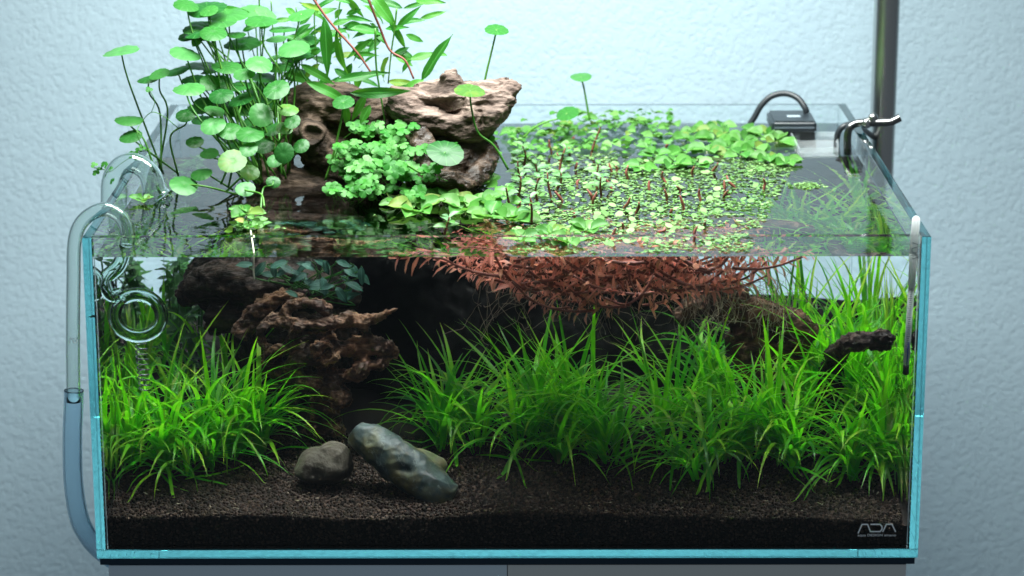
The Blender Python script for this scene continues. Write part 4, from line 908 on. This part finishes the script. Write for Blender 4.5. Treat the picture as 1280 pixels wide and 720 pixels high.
# ================================================================== water grass
def blade(mb, p0, az, L_, w_, th0, th1, rnd, n=11, curl=0., ex=None):
    ex = .7+.9*math.sin(rnd*77)**2
    P = [np.array(p0, float)]; step = L_/n; V = []; UVs = []
    for i in range(n+1):
        t = i/n; th = th0+(th1-th0)*t**ex; a = az+curl*t
        d = np.array([math.sin(th)*math.cos(a), math.sin(th)*math.sin(a), math.cos(th)])
        q = P[-1]+d*step if i else P[0]
        q[1] = max(q[1], 1.0+.12*math.sin(rnd*50)); q[2] = min(q[2], ZW-.12-.1*math.sin(rnd*31)**2); q[0] = min(max(q[0], -29.05), 29.05); q[1] = min(q[1], 47.4)
        q[2] = max(q[2], soil_z(q[0], q[1])+.12+.1*math.sin(rnd*23)**2)
        if i: P.append(q)
        side = np.array([-math.sin(a), math.cos(a), .25*math.sin(rnd*40)]); nn = np.cross(side, d)
        w2 = w_/2*min(1, .55+t*3)*max(.02, (1-t**2.6))
        V += [q-side*w2, q+nn*w2*.3, q+side*w2]; UVs += [(0, t), (.5, t), (1, t)]
    F = []
    for i in range(n): b0 = i*3; F += [(b0, b0+1, b0+4, b0+3), (b0+1, b0+2, b0+5, b0+4)]
    mb.add(V, F, UVs, rnd)
gG = 'water grass tufts rooted in the soil'
def tuft(x, d, n, Lr, lab, crowns=4, rad=1.6, lean=(0, 0), spread=1., single=16, w_=.37, base=0., crown=1.3):
    if d < 12: x, d, Lr, n = x*1.012, d+2.6, (Lr[0]*.92, Lr[1]*.92), int(n*1.12)
    c = np.array([x, d, soil_z(x, d)+base]); t_ = thing('grass_tuft', lab, 'water grass', c, gG)
    cs = [c+np.array([gs(rad*.62), gs(rad*.6), 0]) for k in range(crowns)]; items = []
    n = int(n*.82)
    for k in range(n):
        q = cs[k % crowns]+np.array([gs(.25), gs(.25), 0]); q[2] = soil_z(q[0], max(1.2, q[1]))+base; q[1] = max(q[1], 1.6); az = rng.uniform(0, 6.28)
        th0 = abs(gs(.5))*spread+.05; th1 = th0+(rng.uniform(.3, 1.4) if rng.uniform() < .3 else rng.uniform(1.3, 2.8))*spread
        q[2] += abs(gs(crown)); Lb_ = 0; Lb = rng.uniform(*Lr)
        dx, dy = math.cos(az)+lean[0], math.sin(az)+lean[1]; items.append((q, math.atan2(dy, dx), Lb, w_*rng.uniform(.7, 1.2), th0, th1, rng.uniform(.01, .99), gs(.4), q[1]+math.sin(az)*Lb*.5))
    items.sort(key=lambda r: r[-1]); mbm = MB()
    for k, it in enumerate(items):
        if k < single*2 and k % 2 == 0:
            mb = MB(); blade(mb, it[0], it[1], it[2], it[3], it[4], it[5], it[6], curl=it[7]); obj('blade', mb, M_grass, t_)
        else: blade(mbm, it[0], it[1], it[2], it[3], it[4], it[5], it[6], curl=it[7])
    obj('blades', mbm, M_grass, t_)['kind'] = 'stuff'
def X(px, d): return wat(px, 500, d)[0]
tuft(X(205, 6), 6, 95, (6, 11), 'bright arching grass tuft in front of the glass ring, blades drooping to the soil', 4, 1.5, (0, -.25), 1.05, 20)
tuft(X(150, 7), 8, 60, (6, 10.5), 'grass tuft pressed against the side pane below the ring pipe', 3, 1.0, (.1, -.1), .9, 12)
tuft(X(265, 8), 8.5, 95, (7, 11.5), 'tall grass tuft standing before the holed root wood', 4, 1.6, (.1, 0), .85, 18)
tuft(X(330, 9), 9, 80, (6, 9.5), 'grass tuft leaning toward the round grey stone', 4, 1.6, (.35, -.1), .95, 16)
tuft(X(230, 13), 14, 70, (8, 12), 'shaded grass tuft behind the bright arching one', 4, 2.2, (0, 0), .7, 8)
tuft(X(540, 11), 11, 75, (6.5, 10.5), 'grass tuft just behind the long blue green stone', 3, 1.3, (-.1, .25), .9, 18)
tuft(X(590, 10), 10.5, 85, (6.5, 11.5), 'grass tuft between the long stone and the middle grass', 4, 1.7, (.1, 0), .9, 16)
tuft(X(680, 9), 9.5, 80, (6.5, 11), 'dark grass tuft below the thickest red plants', 4, 1.8, (0, -.15), .95, 18)
tuft(X(770, 8), 8.5, 95, (6.5, 11.5), 'wide grass tuft in the middle of the meadow', 4, 1.8, (0, -.1), .95, 18)
tuft(X(730, 14), 15, 60, (7, 11), 'tall grass tuft reaching up to the hanging roots', 5, 2.2, (0, 0), .65, 10)
tuft(X(855, 8), 7.5, 75, (6, 9.5), 'grass tuft with long flat lying blades before the reddish wood', 4, 1.6, (.2, -.2), 1.05, 16)
tuft(X(935, 8), 9.5, 85, (7, 11.5), 'lush grass tuft in front of the reddish wood', 4, 1.7, (-.1, -.1), .95, 18)
tuft(X(985, 8), 8.5, 100, (7, 12), 'lush bright grass tuft left of the black branch', 4, 1.6, (0, -.1), .85, 18)
tuft(X(1060, 6), 6.5, 90, (6, 9.5), 'bright grass tuft under the black branch with blades touching the soil', 4, 1.4, (.1, -.3), 1., 20)
tuft(X(1115, 6), 6.5, 70, (6, 9.5), 'grass tuft in the front corner below the thermometer', 3, 1., (-.05, -.2), .95, 16)
tuft(X(1055, 19), 18, 130, (9, 15), 'tallest bright grass tuft reaching the surface in the far corner', 6, 2.8, (0, 0), .8, 20, .36)
tuft(X(1120, 15), 15, 85, (9, 14.5), 'tall grass tuft against the side pane behind the thermometer', 4, 1.8, (-.1, 0), .8, 14, .34)
tuft(X(985, 24), 26, 60, (10, 15), 'sparse grass tuft seen against the pale wall behind', 4, 2., (0, 0), .55, 10)
tuft(X(1090, 28), 30, 50, (9, 14), 'tall grass tuft at the back below the steel pipe', 5, 2.8, (0, 0), .75, 8, .34)
tuft(X(860, 16), 17, 70, (7, 11), 'shaded grass tuft behind the flat lying blades', 4, 2.2, (0, 0), .7, 8)
tuft(X(630, 16), 17, 70, (7, 11), 'shaded grass tuft behind the middle gap of the meadow', 4, 2.2, (0, 0), .7, 8)
tuft(X(160, 20), 21, 34, (5, 8), 'shaded grass tuft at the back below the glass ring', 5, 2.4, (0, 0), .7, 8)
tuft(X(240, 24), 25, 40, (5, 8), 'shaded grass tuft at the back under the dim stems', 5, 2.4, (0, 0), .7, 8)
tuft(X(175, 32), 34, 34, (4, 7), 'farthest grass tuft at the back pane behind the ring', 5, 2.6, (0, 0), .7, 6)
tuft(X(890, 22), 22, 70, (6, 10), 'shaded grass tuft at the back behind the reddish wood', 5, 2.6, (0, 0), .8, 6)
tuft(X(1025, 22), 22, 75, (9, 14.5), 'tall grass tuft between the pale wall view and the far corner', 5, 2.4, (0, 0), .75, 10, .34)

# specks and bits lying on the soil
mb = MB()
for k in range(70):
    x, y = rng.uniform(-28, 28), 1.1+abs(gs(3.)); z = soil_z(x, y)+.2; a = rng.uniform(0, 6.28); ln, wd = rng.uniform(.08, .3), rng.uniform(.03, .07)
    u = np.array([math.cos(a), math.sin(a), gs(.25)]); v = np.array([-math.sin(a), math.cos(a), 0]); c = np.array([x, y, z]); w = np.array([0, 0, wd*.6])
    mb.add([c-u*ln, c+v*wd, c+u*ln, c-v*wd, c+w, c-w], [(0, 3, 4), (3, 2, 4), (2, 1, 4), (1, 0, 4), (3, 0, 5), (2, 3, 5), (1, 2, 5), (0, 1, 5)], rnd=.3)
o = obj('plant_debris', mb, plain('dead plant bits', (.2, .15, .08), .7, c2=(.42, .4, .3), nscale=40), soil, False); o['kind'] = 'stuff'
